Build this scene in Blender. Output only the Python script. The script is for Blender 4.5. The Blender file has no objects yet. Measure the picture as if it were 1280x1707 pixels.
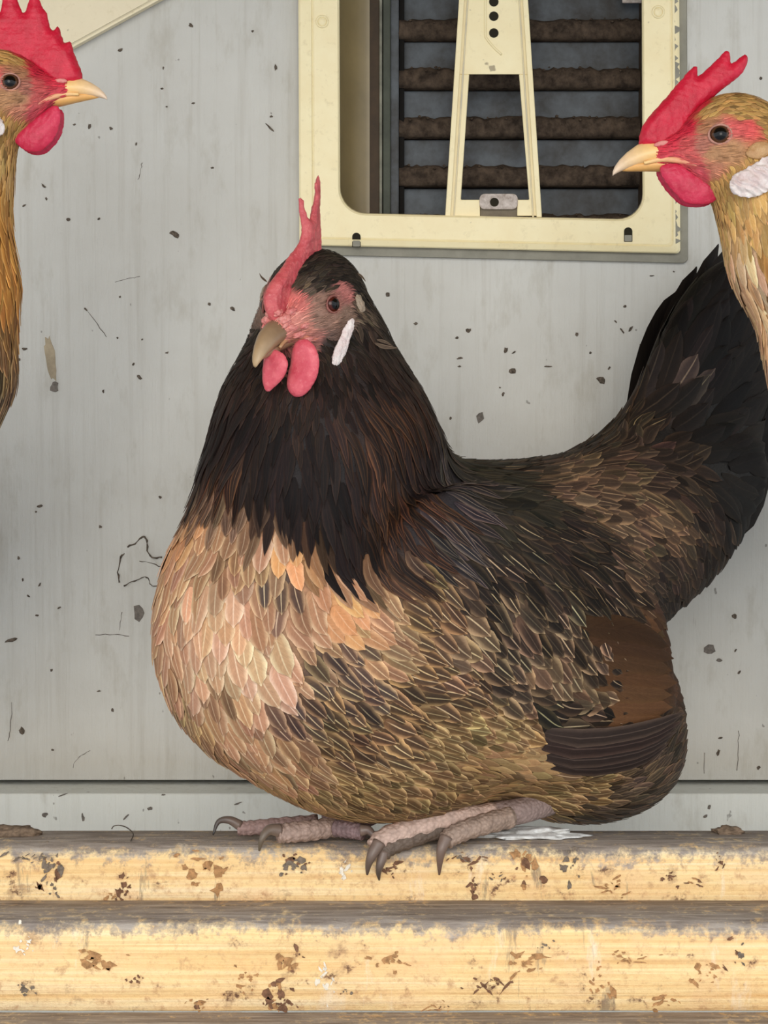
import bpy, bmesh, math, random
import numpy as np
from mathutils import Vector

# ------------------------------------------------------------------ camera
FPX = 3636.0; CX, CY = 640.0, 853.5
CAM = np.array([0.0, -1.2, 0.236]); PITCH = math.radians(-2.41)
FW = np.array([0, math.cos(PITCH), math.sin(PITCH)])
UPV = np.array([0, -math.sin(PITCH), math.cos(PITCH)])
RT = np.array([1.0, 0, 0])
scene = bpy.context.scene
COL = scene.collection
cam_d = bpy.data.cameras.new('camera'); cam = bpy.data.objects.new('camera', cam_d); COL.objects.link(cam)
cam.location = CAM; cam.rotation_euler = (math.pi / 2 + PITCH, 0, 0)
cam_d.sensor_fit = 'HORIZONTAL'; cam_d.sensor_width = 36; cam_d.lens = 36 * FPX / 1280
cam_d.clip_start = 0.02; cam_d.clip_end = 50
scene.camera = cam

# ------------------------------------------------------------------ light and exposure
world = bpy.data.worlds.new('world'); scene.world = world; world.use_nodes = True
bg = world.node_tree.nodes['Background']
bg.inputs[0].default_value = (0.84, 0.92, 1.0, 1); bg.inputs[1].default_value = 1.65
sun_d = bpy.data.lights.new('sun', 'SUN'); sun = bpy.data.objects.new('sun', sun_d); COL.objects.link(sun)
sun_d.energy = 1.3; sun_d.angle = math.radians(35); sun_d.color = (1.0, 0.93, 0.82)
sun.location = (-1, -2, 2)
sun.rotation_euler = Vector((0.06, 1.0, -0.20)).to_track_quat('-Z', 'Y').to_euler()
vs = scene.view_settings
vs.view_transform = 'Standard'; vs.look = 'None'; vs.gamma = 1; vs.exposure = -0.08
vs.use_curve_mapping = False

# ------------------------------------------------------------------ helpers
def W(px, py, y):
    d = FW + (px - CX) / FPX * RT - (py - CY) / FPX * UPV
    t = (y - CAM[1]) / d[1]
    return CAM + t * d
def ray(px, py):
    d = FW + (px - CX) / FPX * RT - (py - CY) / FPX * UPV
    return d / np.linalg.norm(d)
PX = 0.33e-3
def lin(c):
    c = np.asarray(c, float) / 255.0
    return np.where(c <= 0.04045, c / 12.92, ((c + 0.055) / 1.055) ** 2.4)
def L4(c):
    v = lin(c); return (float(v[0]), float(v[1]), float(v[2]), 1.0)
def unit(v):
    v = np.asarray(v, float)
    return v / (np.linalg.norm(v, axis=-1, keepdims=True) + 1e-12)

class NT:
    def __init__(s, name):
        s.m = bpy.data.materials.new(name); s.m.use_nodes = True
        s.t = s.m.node_tree; s.b = s.t.nodes['Principled BSDF']
    def n(s, typ, ins=None, **kw):
        nd = s.t.nodes.new(typ)
        for k, v in kw.items(): setattr(nd, k, v)
        for k, v in (ins or {}).items(): s.set(nd, k, v)
        return nd
    def set(s, nd, k, v):
        sock = nd.inputs[k]
        if isinstance(v, bpy.types.NodeSocket): s.t.links.new(v, sock)
        elif isinstance(v, bpy.types.Node): s.t.links.new(v.outputs[0], sock)
        else: sock.default_value = v
    def math(s, op, a, b=None, c=None, clamp=False):
        nd = s.t.nodes.new('ShaderNodeMath'); nd.operation = op; nd.use_clamp = clamp
        for i, v in enumerate((a, b, c)):
            if v is not None: s.set(nd, i, v)
        return nd.outputs[0]
    def mix(s, fac, a, b, mode='MIX'):
        nd = s.t.nodes.new('ShaderNodeMix'); nd.data_type = 'RGBA'; nd.blend_type = mode
        s.set(nd, 0, fac); s.set(nd, 6, a); s.set(nd, 7, b); return nd.outputs[2]
    def ramp(s, fac, stops):
        nd = s.t.nodes.new('ShaderNodeValToRGB'); s.set(nd, 0, fac)
        el = nd.color_ramp.elements
        while len(el) < len(stops): el.new(0.5)
        for e, (p, c) in zip(el, stops):
            e.position = p; e.color = c if len(c) == 4 else (*c, 1)
        return nd.outputs[0]
    def noise(s, vec, scale, detail=4, rough=0.55, dist=0.0):
        nd = s.n('ShaderNodeTexNoise', {'Scale': scale, 'Detail': detail, 'Roughness': rough, 'Distortion': dist})
        s.set(nd, 'Vector', vec); return nd.outputs[0]
    def coords(s, which='Object', scale=(1, 1, 1), loc=(0, 0, 0)):
        tc = s.t.nodes.new('ShaderNodeTexCoord')
        mp = s.n('ShaderNodeMapping', {'Vector': tc.outputs[which], 'Scale': scale, 'Location': loc})
        return mp.outputs[0]
    def bump(s, h, strength=0.3, dist=0.001):
        nd = s.n('ShaderNodeBump', {'Height': h, 'Strength': strength, 'Distance': dist})
        s.set(s.b, 'Normal', nd); return nd
    def out(s, color, rough=0.6, spec=0.3):
        s.set(s.b, 'Base Color', color); s.set(s.b, 'Roughness', rough)
        s.b.inputs['Specular IOR Level'].default_value = spec
        return s.m
BW = [(0, 0, 0), (1, 1, 1)]
def step(t, fac, lo, hi):
    return t.ramp(fac, [(lo, (0, 0, 0)), (hi, (1, 1, 1))])

def mesh_obj(name, verts, faces, mat, parent=None, smooth=True, cols=None, uv=None):
    me = bpy.data.meshes.new(name)
    me.from_pydata([tuple(map(float, v)) for v in verts], [], [tuple(map(int, f)) for f in faces])
    if smooth: me.polygons.foreach_set('use_smooth', [True] * len(me.polygons))
    if cols is not None:
        a = me.color_attributes.new('col', 'FLOAT_COLOR', 'POINT')
        c = np.ones((len(verts), 4), np.float32); c[:, :cols.shape[1]] = cols
        a.data.foreach_set('color', c.ravel())
    if uv is not None:
        a = me.attributes.new('fuv', 'FLOAT2', 'POINT')
        a.data.foreach_set('vector', np.asarray(uv, np.float32).ravel())
    if mat: me.materials.append(mat)
    me.update()
    ob = bpy.data.objects.new(name, me); COL.objects.link(ob)
    if parent: ob.parent = parent
    return ob
def tag(o, label=None, cat=None, group=None, kind=None):
    if label: o['label'] = label
    if cat: o['category'] = cat
    if group: o['group'] = group
    if kind: o['kind'] = kind
    return o
def empty(name):
    o = bpy.data.objects.new(name, None); COL.objects.link(o); o.empty_display_size = 0.02
    return o
def bm_obj(name, bm, mat, parent=None, smooth=False):
    me = bpy.data.meshes.new(name); bm.normal_update(); bm.to_mesh(me); bm.free()
    if smooth: me.polygons.foreach_set('use_smooth', [True] * len(me.polygons))
    if mat: me.materials.append(mat)
    ob = bpy.data.objects.new(name, me); COL.objects.link(ob)
    if parent: ob.parent = parent
    return ob
def box_bm(lo, hi, bevel=0.0, seg=2, bm=None):
    bm2 = bmesh.new()
    r = bmesh.ops.create_cube(bm2, size=1.0)
    for v in bm2.verts:
        v.co = Vector([lo[i] + (v.co[i] + 0.5) * (hi[i] - lo[i]) for i in range(3)])
    if bevel: bmesh.ops.bevel(bm2, geom=bm2.edges[:], offset=bevel, segments=seg, profile=0.5, affect='EDGES')
    return bm2
def tube(points, radii, seg=12, cap=True, flat=1.0):
    """rounded tube along points; returns verts, faces"""
    P = np.asarray(points, float); R = np.asarray(radii, float); n = len(P)
    T = unit(np.gradient(P, axis=0)); ref = np.array([0, 0, 1.0])
    if abs(T[0] @ ref) > 0.9: ref = np.array([1.0, 0, 0])
    V = []; Nn = unit(np.cross(T[0], ref))
    for i in range(n):
        Nn = unit(Nn - (Nn @ T[i]) * T[i]); B = np.cross(T[i], Nn)
        for k in range(seg):
            a = 2 * math.pi * k / seg
            V.append(P[i] + R[i] * (math.cos(a) * Nn + flat * math.sin(a) * B))
    F = []
    for i in range(n - 1):
        for k in range(seg):
            k2 = (k + 1) % seg
            F.append((i * seg + k, i * seg + k2, (i + 1) * seg + k2, (i + 1) * seg + k))
    if cap:
        F.append(tuple(range(seg))[::-1]); F.append(tuple((n - 1) * seg + k for k in range(seg)))
    return V, F
def spline(pts, n):
    P = np.asarray(pts, float)
    P2 = np.vstack([2 * P[0] - P[1], P, 2 * P[-1] - P[-2]])
    ts = np.linspace(0, len(P) - 1 - 1e-9, n); out = []
    for t in ts:
        i = int(t); u = t - i; p0, p1, p2, p3 = P2[i:i + 4]
        out.append(0.5 * ((2 * p1) + (-p0 + p2) * u + (2 * p0 - 5 * p1 + 4 * p2 - p3) * u * u + (-p0 + 3 * p1 - 3 * p2 + p3) * u ** 3))
    return np.array(out)
def closed_spline(pts, per=5):
    P = np.asarray(pts, float); n = len(P); out = []
    for i in range(n):
        p0, p1, p2, p3 = P[i - 1], P[i], P[(i + 1) % n], P[(i + 2) % n]
        for k in range(per):
            u = k / per
            out.append(0.5 * ((2 * p1) + (-p0 + p2) * u + (2 * p0 - 5 * p1 + 4 * p2 - p3) * u * u + (-p0 + 3 * p1 - 3 * p2 + p3) * u ** 3))
    return np.array(out)

# ------------------------------------------------------------------ implicit surfaces
class Field:
    def __init__(s): s.p = []
    def ell(s, c, r, ax=None, k=0.02):
        s.p.append(('e', np.asarray(c, float), np.asarray(r, float), np.eye(3) if ax is None else np.asarray(ax, float), k)); return s
    def cone(s, a, b, ra, rb, k=0.02):
        s.p.append(('c', np.asarray(a, float), np.asarray(b, float), ra, rb, k)); return s
    def f(s, P):
        P = np.asarray(P); big = P.size > 3000
        P = P.astype(np.float32) if big else P.astype(float)
        x, y, z = P[..., 0], P[..., 1], P[..., 2]; D = None; ty = P.dtype.type
        for q in s.p:
            if q[0] == 'e':
                c, r, A = q[1], q[2], q[3]; k = q[4]; dx, dy, dz = x - ty(c[0]), y - ty(c[1]), z - ty(c[2]); k0 = 0; k1 = 0
                for i in range(3):
                    l = (dx * ty(A[i, 0]) + dy * ty(A[i, 1]) + dz * ty(A[i, 2])) / ty(r[i]); l2 = l * l; k0 = k0 + l2; k1 = k1 + l2 / ty(r[i] * r[i])
                k0 = np.sqrt(k0); d = k0 * (k0 - ty(1)) / (np.sqrt(k1) + ty(1e-6))
            else:
                a, ab = q[1], q[2] - q[1]; k = q[5]; dx, dy, dz = x - ty(a[0]), y - ty(a[1]), z - ty(a[2]); n2 = ab @ ab
                t = np.clip(dx * ty(ab[0] / n2) + dy * ty(ab[1] / n2) + dz * ty(ab[2] / n2), ty(0), ty(1))
                dx = dx - t * ty(ab[0]); dy = dy - t * ty(ab[1]); dz = dz - t * ty(ab[2])
                d = np.sqrt(dx * dx + dy * dy + dz * dz) - (ty(q[3]) + t * ty(q[4] - q[3]))
            if D is None: D = d
            else:
                h = np.maximum(ty(k) - np.abs(D - d), ty(0)); D = np.minimum(D, d) - h * h * ty(0.25 / k)
        return D
    def g(s, P, e=6e-4, f0=None):
        G = np.empty(P.shape); f0 = s.f(P) if f0 is None else f0
        for i in range(3):
            o = np.zeros(3); o[i] = e
            G[..., i] = (s.f(P + o) - f0) / e
        return G
    def proj(s, P, h=0.0, it=3):
        P = np.array(P, float)
        for _ in range(it):
            f0 = s.f(P); G = s.g(P, 6e-4, f0)
            P = P - (np.clip(f0 - h, -0.02, 0.02) / (np.sum(G * G, -1) + 1e-6))[..., None] * G
        return P
    def trace(s, px, py):
        d = ray(px, py); t = 0.8; best = (9, None)
        for _ in range(260):
            p = CAM + d * t; v = float(s.f(p[None])[0])
            if v < best[0]: best = (v, p)
            if v < 2e-4: return p
            t += max(v * 0.7, 1e-4)
            if t > 2.0: break
        return s.proj(best[1][None])[0]

def nets(func, xs, ys, zs):
    X, Y, Z = np.meshgrid(xs, ys, zs, indexing='ij')
    P = np.stack([X, Y, Z], -1); F = np.empty(X.shape)
    for i in range(len(xs)): F[i] = func(P[i])
    S = F < 0; nx, ny, nz = F.shape
    acc = np.zeros((nx - 1, ny - 1, nz - 1, 3)); cnt = np.zeros((nx - 1, ny - 1, nz - 1))
    cor = [(a, b, c) for a in (0, 1) for b in (0, 1) for c in (0, 1)]
    def sl(c): return (slice(c[0], nx - 1 + c[0]), slice(c[1], ny - 1 + c[1]), slice(c[2], nz - 1 + c[2]))
    for c in cor:
        for ax in range(3):
            if c[ax]: continue
            d = list(c); d[ax] = 1
            A, B = sl(c), sl(d); m = S[A] != S[B]
            fa, fb = F[A][m], F[B][m]; t = (fa / (fa - fb))[:, None]
            acc[m] += P[A][m] * (1 - t) + P[B][m] * t; cnt[m] += 1
    act = cnt > 0; idx = -np.ones(act.shape, int); idx[act] = np.arange(act.sum())
    V = acc[act] / cnt[act][:, None]; Q = []
    for ax in range(3):
        a = [slice(None)] * 3; b = [slice(None)] * 3; a[ax] = slice(0, -1); b[ax] = slice(1, None)
        m = S[tuple(a)] != S[tuple(b)]; sa = S[tuple(a)]
        o1, o2 = [(1, 2), (2, 0), (0, 1)][ax]
        I = np.argwhere(m); lim = np.array(act.shape)
        ok = (I[:, o1] > 0) & (I[:, o2] > 0) & (I[:, o1] < lim[o1]) & (I[:, o2] < lim[o2]); I = I[ok]
        def at(d1, d2):
            J = I.copy(); J[:, o1] -= d1; J[:, o2] -= d2; return idx[J[:, 0], J[:, 1], J[:, 2]]
        q = np.stack([at(1, 1), at(0, 1), at(0, 0), at(1, 0)], 1)
        flip = ~sa[I[:, 0], I[:, 1], I[:, 2]]; q[flip] = q[flip][:, ::-1]
        Q.append(q)
    return V, np.vstack(Q)
def axis(lo, hi, flo, fhi, coarse, fine):
    out = [lo]
    while out[-1] < hi:
        out.append(out[-1] + (fine if flo <= out[-1] <= fhi else coarse))
    return np.array(out)
def poly_sd(pts, A, B):
    """signed distance (negative inside) of points (A,B) to polygon"""
    d = np.full(A.shape, 1e9); s = np.ones(A.shape); n = len(pts)
    for i in range(n):
        e = pts[i - 1] - pts[i]; wx, wy = A - pts[i, 0], B - pts[i, 1]
        t = np.clip((wx * e[0] + wy * e[1]) / (e @ e + 1e-12), 0, 1)
        bx, by = wx - e[0] * t, wy - e[1] * t
        d = np.minimum(d, bx * bx + by * by)
        c1 = B >= pts[i, 1]; c2 = B < pts[i - 1, 1]; c3 = e[0] * wy > e[1] * wx
        s = np.where((c1 & c2 & c3) | (~c1 & ~c2 & ~c3), -s, s)
    return s * np.sqrt(d)
def blade(outline, T, R, res=0.0007, per=4):
    """thick rounded sheet from a 2D outline (metres); returns local verts (a, lat, b), faces"""
    pts = closed_spline(outline, per)
    lo, hi = pts.min(0) - 3 * res, pts.max(0) + 3 * res
    aa = np.arange(lo[0], hi[0], res); bb = np.arange(lo[1], hi[1], res)
    A, B = np.meshgrid(aa, bb, indexing='ij'); sd = poly_sd(pts, A, B)
    ll = np.linspace(-T * 1.25, T * 1.25, 11)
    H = np.where(sd < 0, T * np.sqrt(np.clip(-sd / R, 0, 1)), -sd)
    Fv = np.abs(ll)[None, :, None] - H[:, None, :]
    it = iter(range(len(aa)))
    return nets(lambda P: Fv[next(it)], aa, ll, bb)

rng = np.random.default_rng(11); random.seed(5)
def vnoise(P, scale, seed=0):
    """cheap smooth pseudo noise, -1..1"""
    r = np.random.default_rng(seed); out = 0
    for i in range(5):
        k = r.normal(size=3) * scale; out = out + np.sin(P @ k + r.uniform(0, 6.28))
    return out / 5

# ------------------------------------------------------------------ setting materials
def mat_wall(name, c1, c2, stain):
    t = NT(name); o = t.coords('Object')
    grain = t.noise(t.coords('Object', (160, 160, 5)), 1.0, 6, 0.65)
    blot = t.noise(o, 9.0, 4, 0.6); fine = t.noise(o, 330, 3, 0.7); med = t.noise(t.coords('Object', (60, 60, 22)), 1.0, 5, 0.65)
    c = t.mix(step(t, blot, 0.35, 0.68), L4(c1), L4(c2))
    c = t.mix(t.math('MULTIPLY', step(t, grain, 0.52, 0.75), 0.35), c, L4(stain))
    c = t.mix(t.math('MULTIPLY', step(t, med, 0.56, 0.74), 0.30), c, L4((150, 140, 118)))
    spk = t.noise(t.coords('Object', (150, 150, 110), (3, 1, 2)), 1.0, 2, 0.5)
    c = t.mix(t.math('MULTIPLY', step(t, spk, 0.735, 0.76), 0.6), c, L4((96, 88, 78)))
    dark = t.noise(t.coords('Object', (75, 75, 18), (7, 4, 2)), 1.0, 6, 0.7, 0.6)
    c = t.mix(t.math('MULTIPLY', step(t, dark, 0.68, 0.73), 0.35), c, L4((118, 108, 96)))
    h = t.math('ADD', t.math('MULTIPLY', grain, 0.8), t.math('ADD', t.math('MULTIPLY', fine, 0.25), t.math('MULTIPLY', med, 0.7)))
    t.bump(h, 0.55, 0.0016)
    return t.out(c, 0.62, 0.25)
M_WALL = mat_wall('painted_grey_wall', (196, 193, 185), (207, 205, 198), (166, 159, 146))
M_LEDGE = mat_wall('painted_grey_ledge', (216, 217, 210), (224, 225, 218), (190, 188, 176))

def mat_cream(name, c1, c2, wear=0.3, rough=0.4):
    t = NT(name); o = t.coords('Object')
    b = t.noise(o, 28, 5, 0.65); f = t.noise(o, 170, 4, 0.7); s = t.noise(o, 60, 6, 0.75, 0.4)
    c = t.mix(step(t, b, 0.35, 0.7), L4(c1), L4(c2))
    c = t.mix(t.math('MULTIPLY', step(t, f, 0.58, 0.75), 0.35), c, L4((196, 176, 128)))
    c = t.mix(t.math('MULTIPLY', step(t, s, 0.64, 0.72), wear), c, L4((150, 124, 84)))
    k = t.noise(t.coords('Object', (1, 1, 1), (4, 2, 9)), 95, 2, 0.5)
    c = t.mix(t.math('MULTIPLY', step(t, k, 0.73, 0.76), 0.7), c, L4((110, 92, 66)))
    t.bump(t.math('ADD', b, t.math('MULTIPLY', f, 0.5)), 0.25, 0.0008)
    return t.out(c, rough, 0.4)
M_CREAM = mat_cream('cream_plastic', (244, 230, 186), (238, 220, 172))
M_CREAM2 = mat_cream('cream_board', (236, 222, 190), (228, 214, 182), 0.12, 0.55)
M_CHIP = mat_cream('chipped_cream_edge', (232, 216, 172), (190, 182, 164), 0.6, 0.6)

def mat_plain(name, c, rough=0.6, var=0.25, scale=60, spec=0.3, bump=0.2, c2=None):
    t = NT(name); o = t.coords('Object'); b = t.noise(o, scale, 5, 0.65)
    c2 = c2 or tuple(max(0, v * (1 - var)) for v in c)
    col = t.mix(step(t, b, 0.35, 0.68), L4(c), L4(c2)); t.bump(b, bump, 0.001)
    return t.out(col, rough, spec)
M_SHADOWGASKET = mat_plain('shadow_grey_gasket', (150, 146, 132), 0.7, 0.12)  # grey carries the shadow band right of and below the frame
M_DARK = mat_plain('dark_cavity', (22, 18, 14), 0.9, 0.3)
M_HOLE = mat_plain('hole_shade', (46, 40, 26), 0.9, 0.3)  # near-black fill, the shade inside holes and slots as colour
M_BLUE = mat_plain('blue_grey_slat', (90, 95, 100), 0.55, 0.3, 40, c2=(54, 51, 48))
M_NOSE = mat_plain('dusty_brown_slat_edge', (92, 78, 66), 0.95, 0.4, 150, 0.1, 0.9, c2=(50, 42, 36))
M_LINER = mat_plain('tan_liner', (140, 122, 84), 0.35, 0.12, 20, 0.5, 0.1)
M_LINERD = mat_plain('brown_liner_edge', (70, 52, 32), 0.6, 0.2)
M_GREEN = mat_plain('grey_green_post', (78, 82, 70), 0.6, 0.2)
M_PALE = mat_plain('pale_edge', (150, 148, 132), 0.6, 0.3)
M_METAL = mat_plain('chalky_metal', (206, 194, 186), 0.6, 0.0, 220, 0.4, 0.5, c2=(150, 134, 122))
M_BACK_TAB = mat_plain('grey_brown_plate', (128, 116, 98), 0.7, 0.2)  # one grey-brown tone for the tab behind the latch plate
M_FLECK = mat_plain('dark_dirt', (116, 104, 92), 0.95, 0.5, 600, 0.1)
M_FLECK2 = mat_plain('grey_chip', (128, 120, 112), 0.9, 0.25, 500, 0.1)
M_RUST = mat_plain('brown_run', (184, 168, 142), 0.9, 0.2, 80, 0.1)
M_WHITE = mat_plain('dried_white_dropping', (232, 230, 226), 0.85, 0.0, 260, 0.2, 0.8, c2=(196, 192, 186))
M_CRUST = mat_plain('brown_crust', (140, 118, 98), 0.95, 0.35, 300, 0.1, 0.9)
M_CEIL = mat_plain('warm_bounce_boards', (168, 142, 104), 0.8, 0.15, 12)  # warm brown chosen for the tint the unseen roof throws back
M_FLOOR = mat_plain('cool_bounce_floor', (196, 200, 206), 0.95, 0.3, 40)  # cool pale grey chosen for the light it bounces upward

def mat_wood(name, seed, zt, fib, dirtw):
    """pine beam along x: pale resinous grain, trodden grey dirt on the upper side and its edge"""
    t = NT(name); o = t.coords('Object', (1, 1, 1), (seed, 0, 0))
    def nz(sc, dist, off, detail=6, rough=.7): return t.noise(t.coords('Object', sc, (seed + off, off * .7, off * 1.3)), 1.0, detail, rough, dist)
    g1 = nz((3.0, 120, 190), .3, 0, 5, .6); g2 = nz((9.0, 300, 480), .2, 1, 4, .6)
    b1 = nz((26, 26, 26), .5, 2); b2 = nz((120, 95, 120), .15, 3); b3 = nz((52, 46, 66), .2, 4); b4 = nz((250, 200, 250), .2, 5); gl = nz((2.2, 40, 620), .15, 8, 3, .5)
    c = t.ramp(g1, [(0.32, L4((232, 184, 122))), (0.5, L4((248, 214, 156))), (0.66, L4((252, 228, 184)))])
    c = t.mix(t.math('MULTIPLY', step(t, g2, 0.5, 0.8), 0.5), c, L4((220, 170, 108)))
    c = t.mix(t.math('MULTIPLY', step(t, gl, 0.56, 0.68), .75 - fib), c, L4((206, 156, 98)))
    c = t.mix(t.math('MULTIPLY', step(t, b1, 0.46, 0.70), 0.6), c, L4((238, 196, 148)))
    c = t.mix(t.math('MULTIPLY', step(t, b4, 0.50, 0.72), fib), c, L4((204, 150, 104)))
    c = t.mix(t.math('MULTIPLY', step(t, b2, 0.55, 0.66), 0.6), c, L4((186, 136, 98)))
    c = t.mix(t.math('MULTIPLY', step(t, b3, 0.58, 0.68), 0.55), c, L4((150, 108, 82)))
    c = t.mix(t.math('MULTIPLY', step(t, t.math('MULTIPLY', t.math('ADD', b3, b2), .5), 0.59, 0.64), 0.9), c, L4((96, 66, 52)))
    wh = nz((30, 30, 9), .3, 11)
    c = t.mix(t.math('MULTIPLY', step(t, wh, 0.60, 0.72), 0.75), c, L4((250, 236, 214)))
    drip = nz((42, 42, 7), .5, 17)
    c = t.mix(t.math('MULTIPLY', step(t, drip, 0.61, 0.67), 0.7), c, L4((128, 110, 96)))
    # trodden dirt lies on the top and wraps raggedly over the front edge
    sep = t.n('ShaderNodeSeparateXYZ', {0: t.coords('Object')})
    edge = t.math('DIVIDE', t.math('SUBTRACT', sep.outputs[2], zt - dirtw), dirtw)
    rag = t.math('ADD', edge, t.math('MULTIPLY', t.math('SUBTRACT', b1, 0.5), 2.0))
    rag = t.math('ADD', rag, t.math('MULTIPLY', t.math('SUBTRACT', b2, 0.5), 2.6))
    rag = t.math('ADD', rag, t.math('MULTIPLY', t.math('SUBTRACT', b4, 0.5), 2.2))
    m = t.math('MULTIPLY', t.ramp(rag, [(0.05, (0, 0, 0)), (0.45, (.55, .55, .55)), (0.85, (1, 1, 1))]), .96)
    dirt = t.ramp(nz((26, 220, 160), .4, 1), [(0.3, L4((112, 100, 92))), (0.5, L4((152, 140, 130))), (0.72, L4((196, 184, 172)))])
    c = t.mix(m, c, dirt)
    h = t.math('ADD', t.math('MULTIPLY', g1, 0.8), t.math('ADD', t.math('MULTIPLY', b2, 0.8), t.math('ADD', t.math('MULTIPLY', b4, fib), t.math('MULTIPLY', g2, 0.35))))
    t.bump(h, 0.6, 0.002)
    return t.out(c, 0.75, 0.2)

# ------------------------------------------------------------------ setting
YW = 0.26
def wl(px, py, off=0.0):           # a point on the wall plane
    return W(px, py, YW - off)
def x_at(px, y): return W(px, 853, y)[0]
def z_at(py, y): return W(640, py, y)[2]
zj = z_at(1300, YW)
# wall with the opening of the window
ox0, ox1 = wl(552, 0)[0], wl(1086, 0)[0]
oz0, oz1 = wl(640, 376)[2], wl(640, -150)[2]
bm = bmesh.new()
xs = [-1.0, ox0, ox1, 1.0]; zs = [zj, oz0, oz1, 0.72]
V = {}
for d, y in enumerate((YW, YW + 0.018)):
    for i, x in enumerate(xs):
        for k, z in enumerate(zs): V[d, i, k] = bm.verts.new((x, y, z))
for i in range(3):
    for k in range(3):
        if i == 1 and k == 1: continue
        bm.faces.new([V[0, i, k], V[0, i + 1, k], V[0, i + 1, k + 1], V[0, i, k + 1]])
        bm.faces.new([V[1, i, k], V[1, i, k + 1], V[1, i + 1, k + 1], V[1, i + 1, k]])
for (a, b) in (((1, 1), (2, 1)), ((2, 1), (2, 2)), ((2, 2), (1, 2)), ((1, 2), (1, 1))):
    bm.faces.new([V[0, *a], V[1, *a], V[1, *b], V[0, *b]])
for (a, b) in (((0, 0), (3, 0)),):
    bm.faces.new([V[0, 0, 0], V[1, 0, 0], V[1, 3, 0], V[0, 3, 0]])
wall = tag(bm_obj('wall_back', bm, M_WALL), 'grey painted wooden wall behind the hens', 'wall', kind='structure')

# lower plank of the wall, standing proud, its top making a ledge
dl = 0.236 - zj
yl = CAM[1] + dl * FPX / 618.0
bm = box_bm((-1.0, yl, -0.60), (1.0, YW + 0.018, zj - 0.0030), 0.0012, 2)
tag(bm_obj('baseboard_back', bm, M_LEDGE), 'pale grey lower plank of the wall with a narrow ledge', 'wall', kind='structure')
# added shell: blocks light at the joint, shades the wall, bounces light
bm = box_bm((-1.0, YW + 0.0185, -0.60), (1.0, YW + 0.030, oz0 - 0.012)); tag(bm_obj('light_block_board', bm, M_DARK), 'dark board added behind the wall joint to block the light', 'wall', kind='structure')  # added board, stops daylight coming through the wall joint
bm = box_bm((-1.0, -0.50, 0.72), (1.0, YW + 0.030, 0.74)); tag(bm_obj('shade_ceiling', bm, M_CEIL), 'unseen roof added above the wall to shade it', 'shade_ceiling', kind='structure')  # unseen roof, placed and sized to shade the upper wall
bm = box_bm((-3.0, -4.0, -0.64), (3.0, YW + 0.3, -0.60)); tag(bm_obj('floor', bm, M_FLOOR), 'unseen floor below the beams, pale and cool to bounce light', 'floor', kind='structure')  # unseen floor, coloured to send cool light at the lower wall

# dirt flecks, chips and runs on the wall
def fleck(px, py, rx, ry, ang=0, mat=None, thick=0.0004, n=9, name='dirt_fleck', parent=None, rag=0.35, base=YW, nrm=None):
    c = W(px, py, base); ca, sa = math.cos(math.radians(ang)), math.sin(math.radians(ang)); s = PX * (1.2 + base) / 1.2
    ring = []
    for i in range(n):
        a = 2 * math.pi * i / n; r = 1 + random.uniform(-rag, rag)
        u, v = rx * .82 * r * math.cos(a) * s, ry * .82 * r * math.sin(a) * s
        ring.append((c[0] + u * ca - v * sa, c[2] + u * sa + v * ca))
    V = [(x, base - thick, z) for x, z in ring] + [(c[0] + (x - c[0]) * 1.05, base + 0.0001, c[2] + (z - c[2]) * 1.05) for x, z in ring]
    F = [tuple(range(n))[::-1]] + [(i, (i + 1) % n, n + (i + 1) % n, n + i) for i in range(n)]
    return mesh_obj(name, V, F, mat or M_FLECK, parent or wall, smooth=False)
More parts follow.
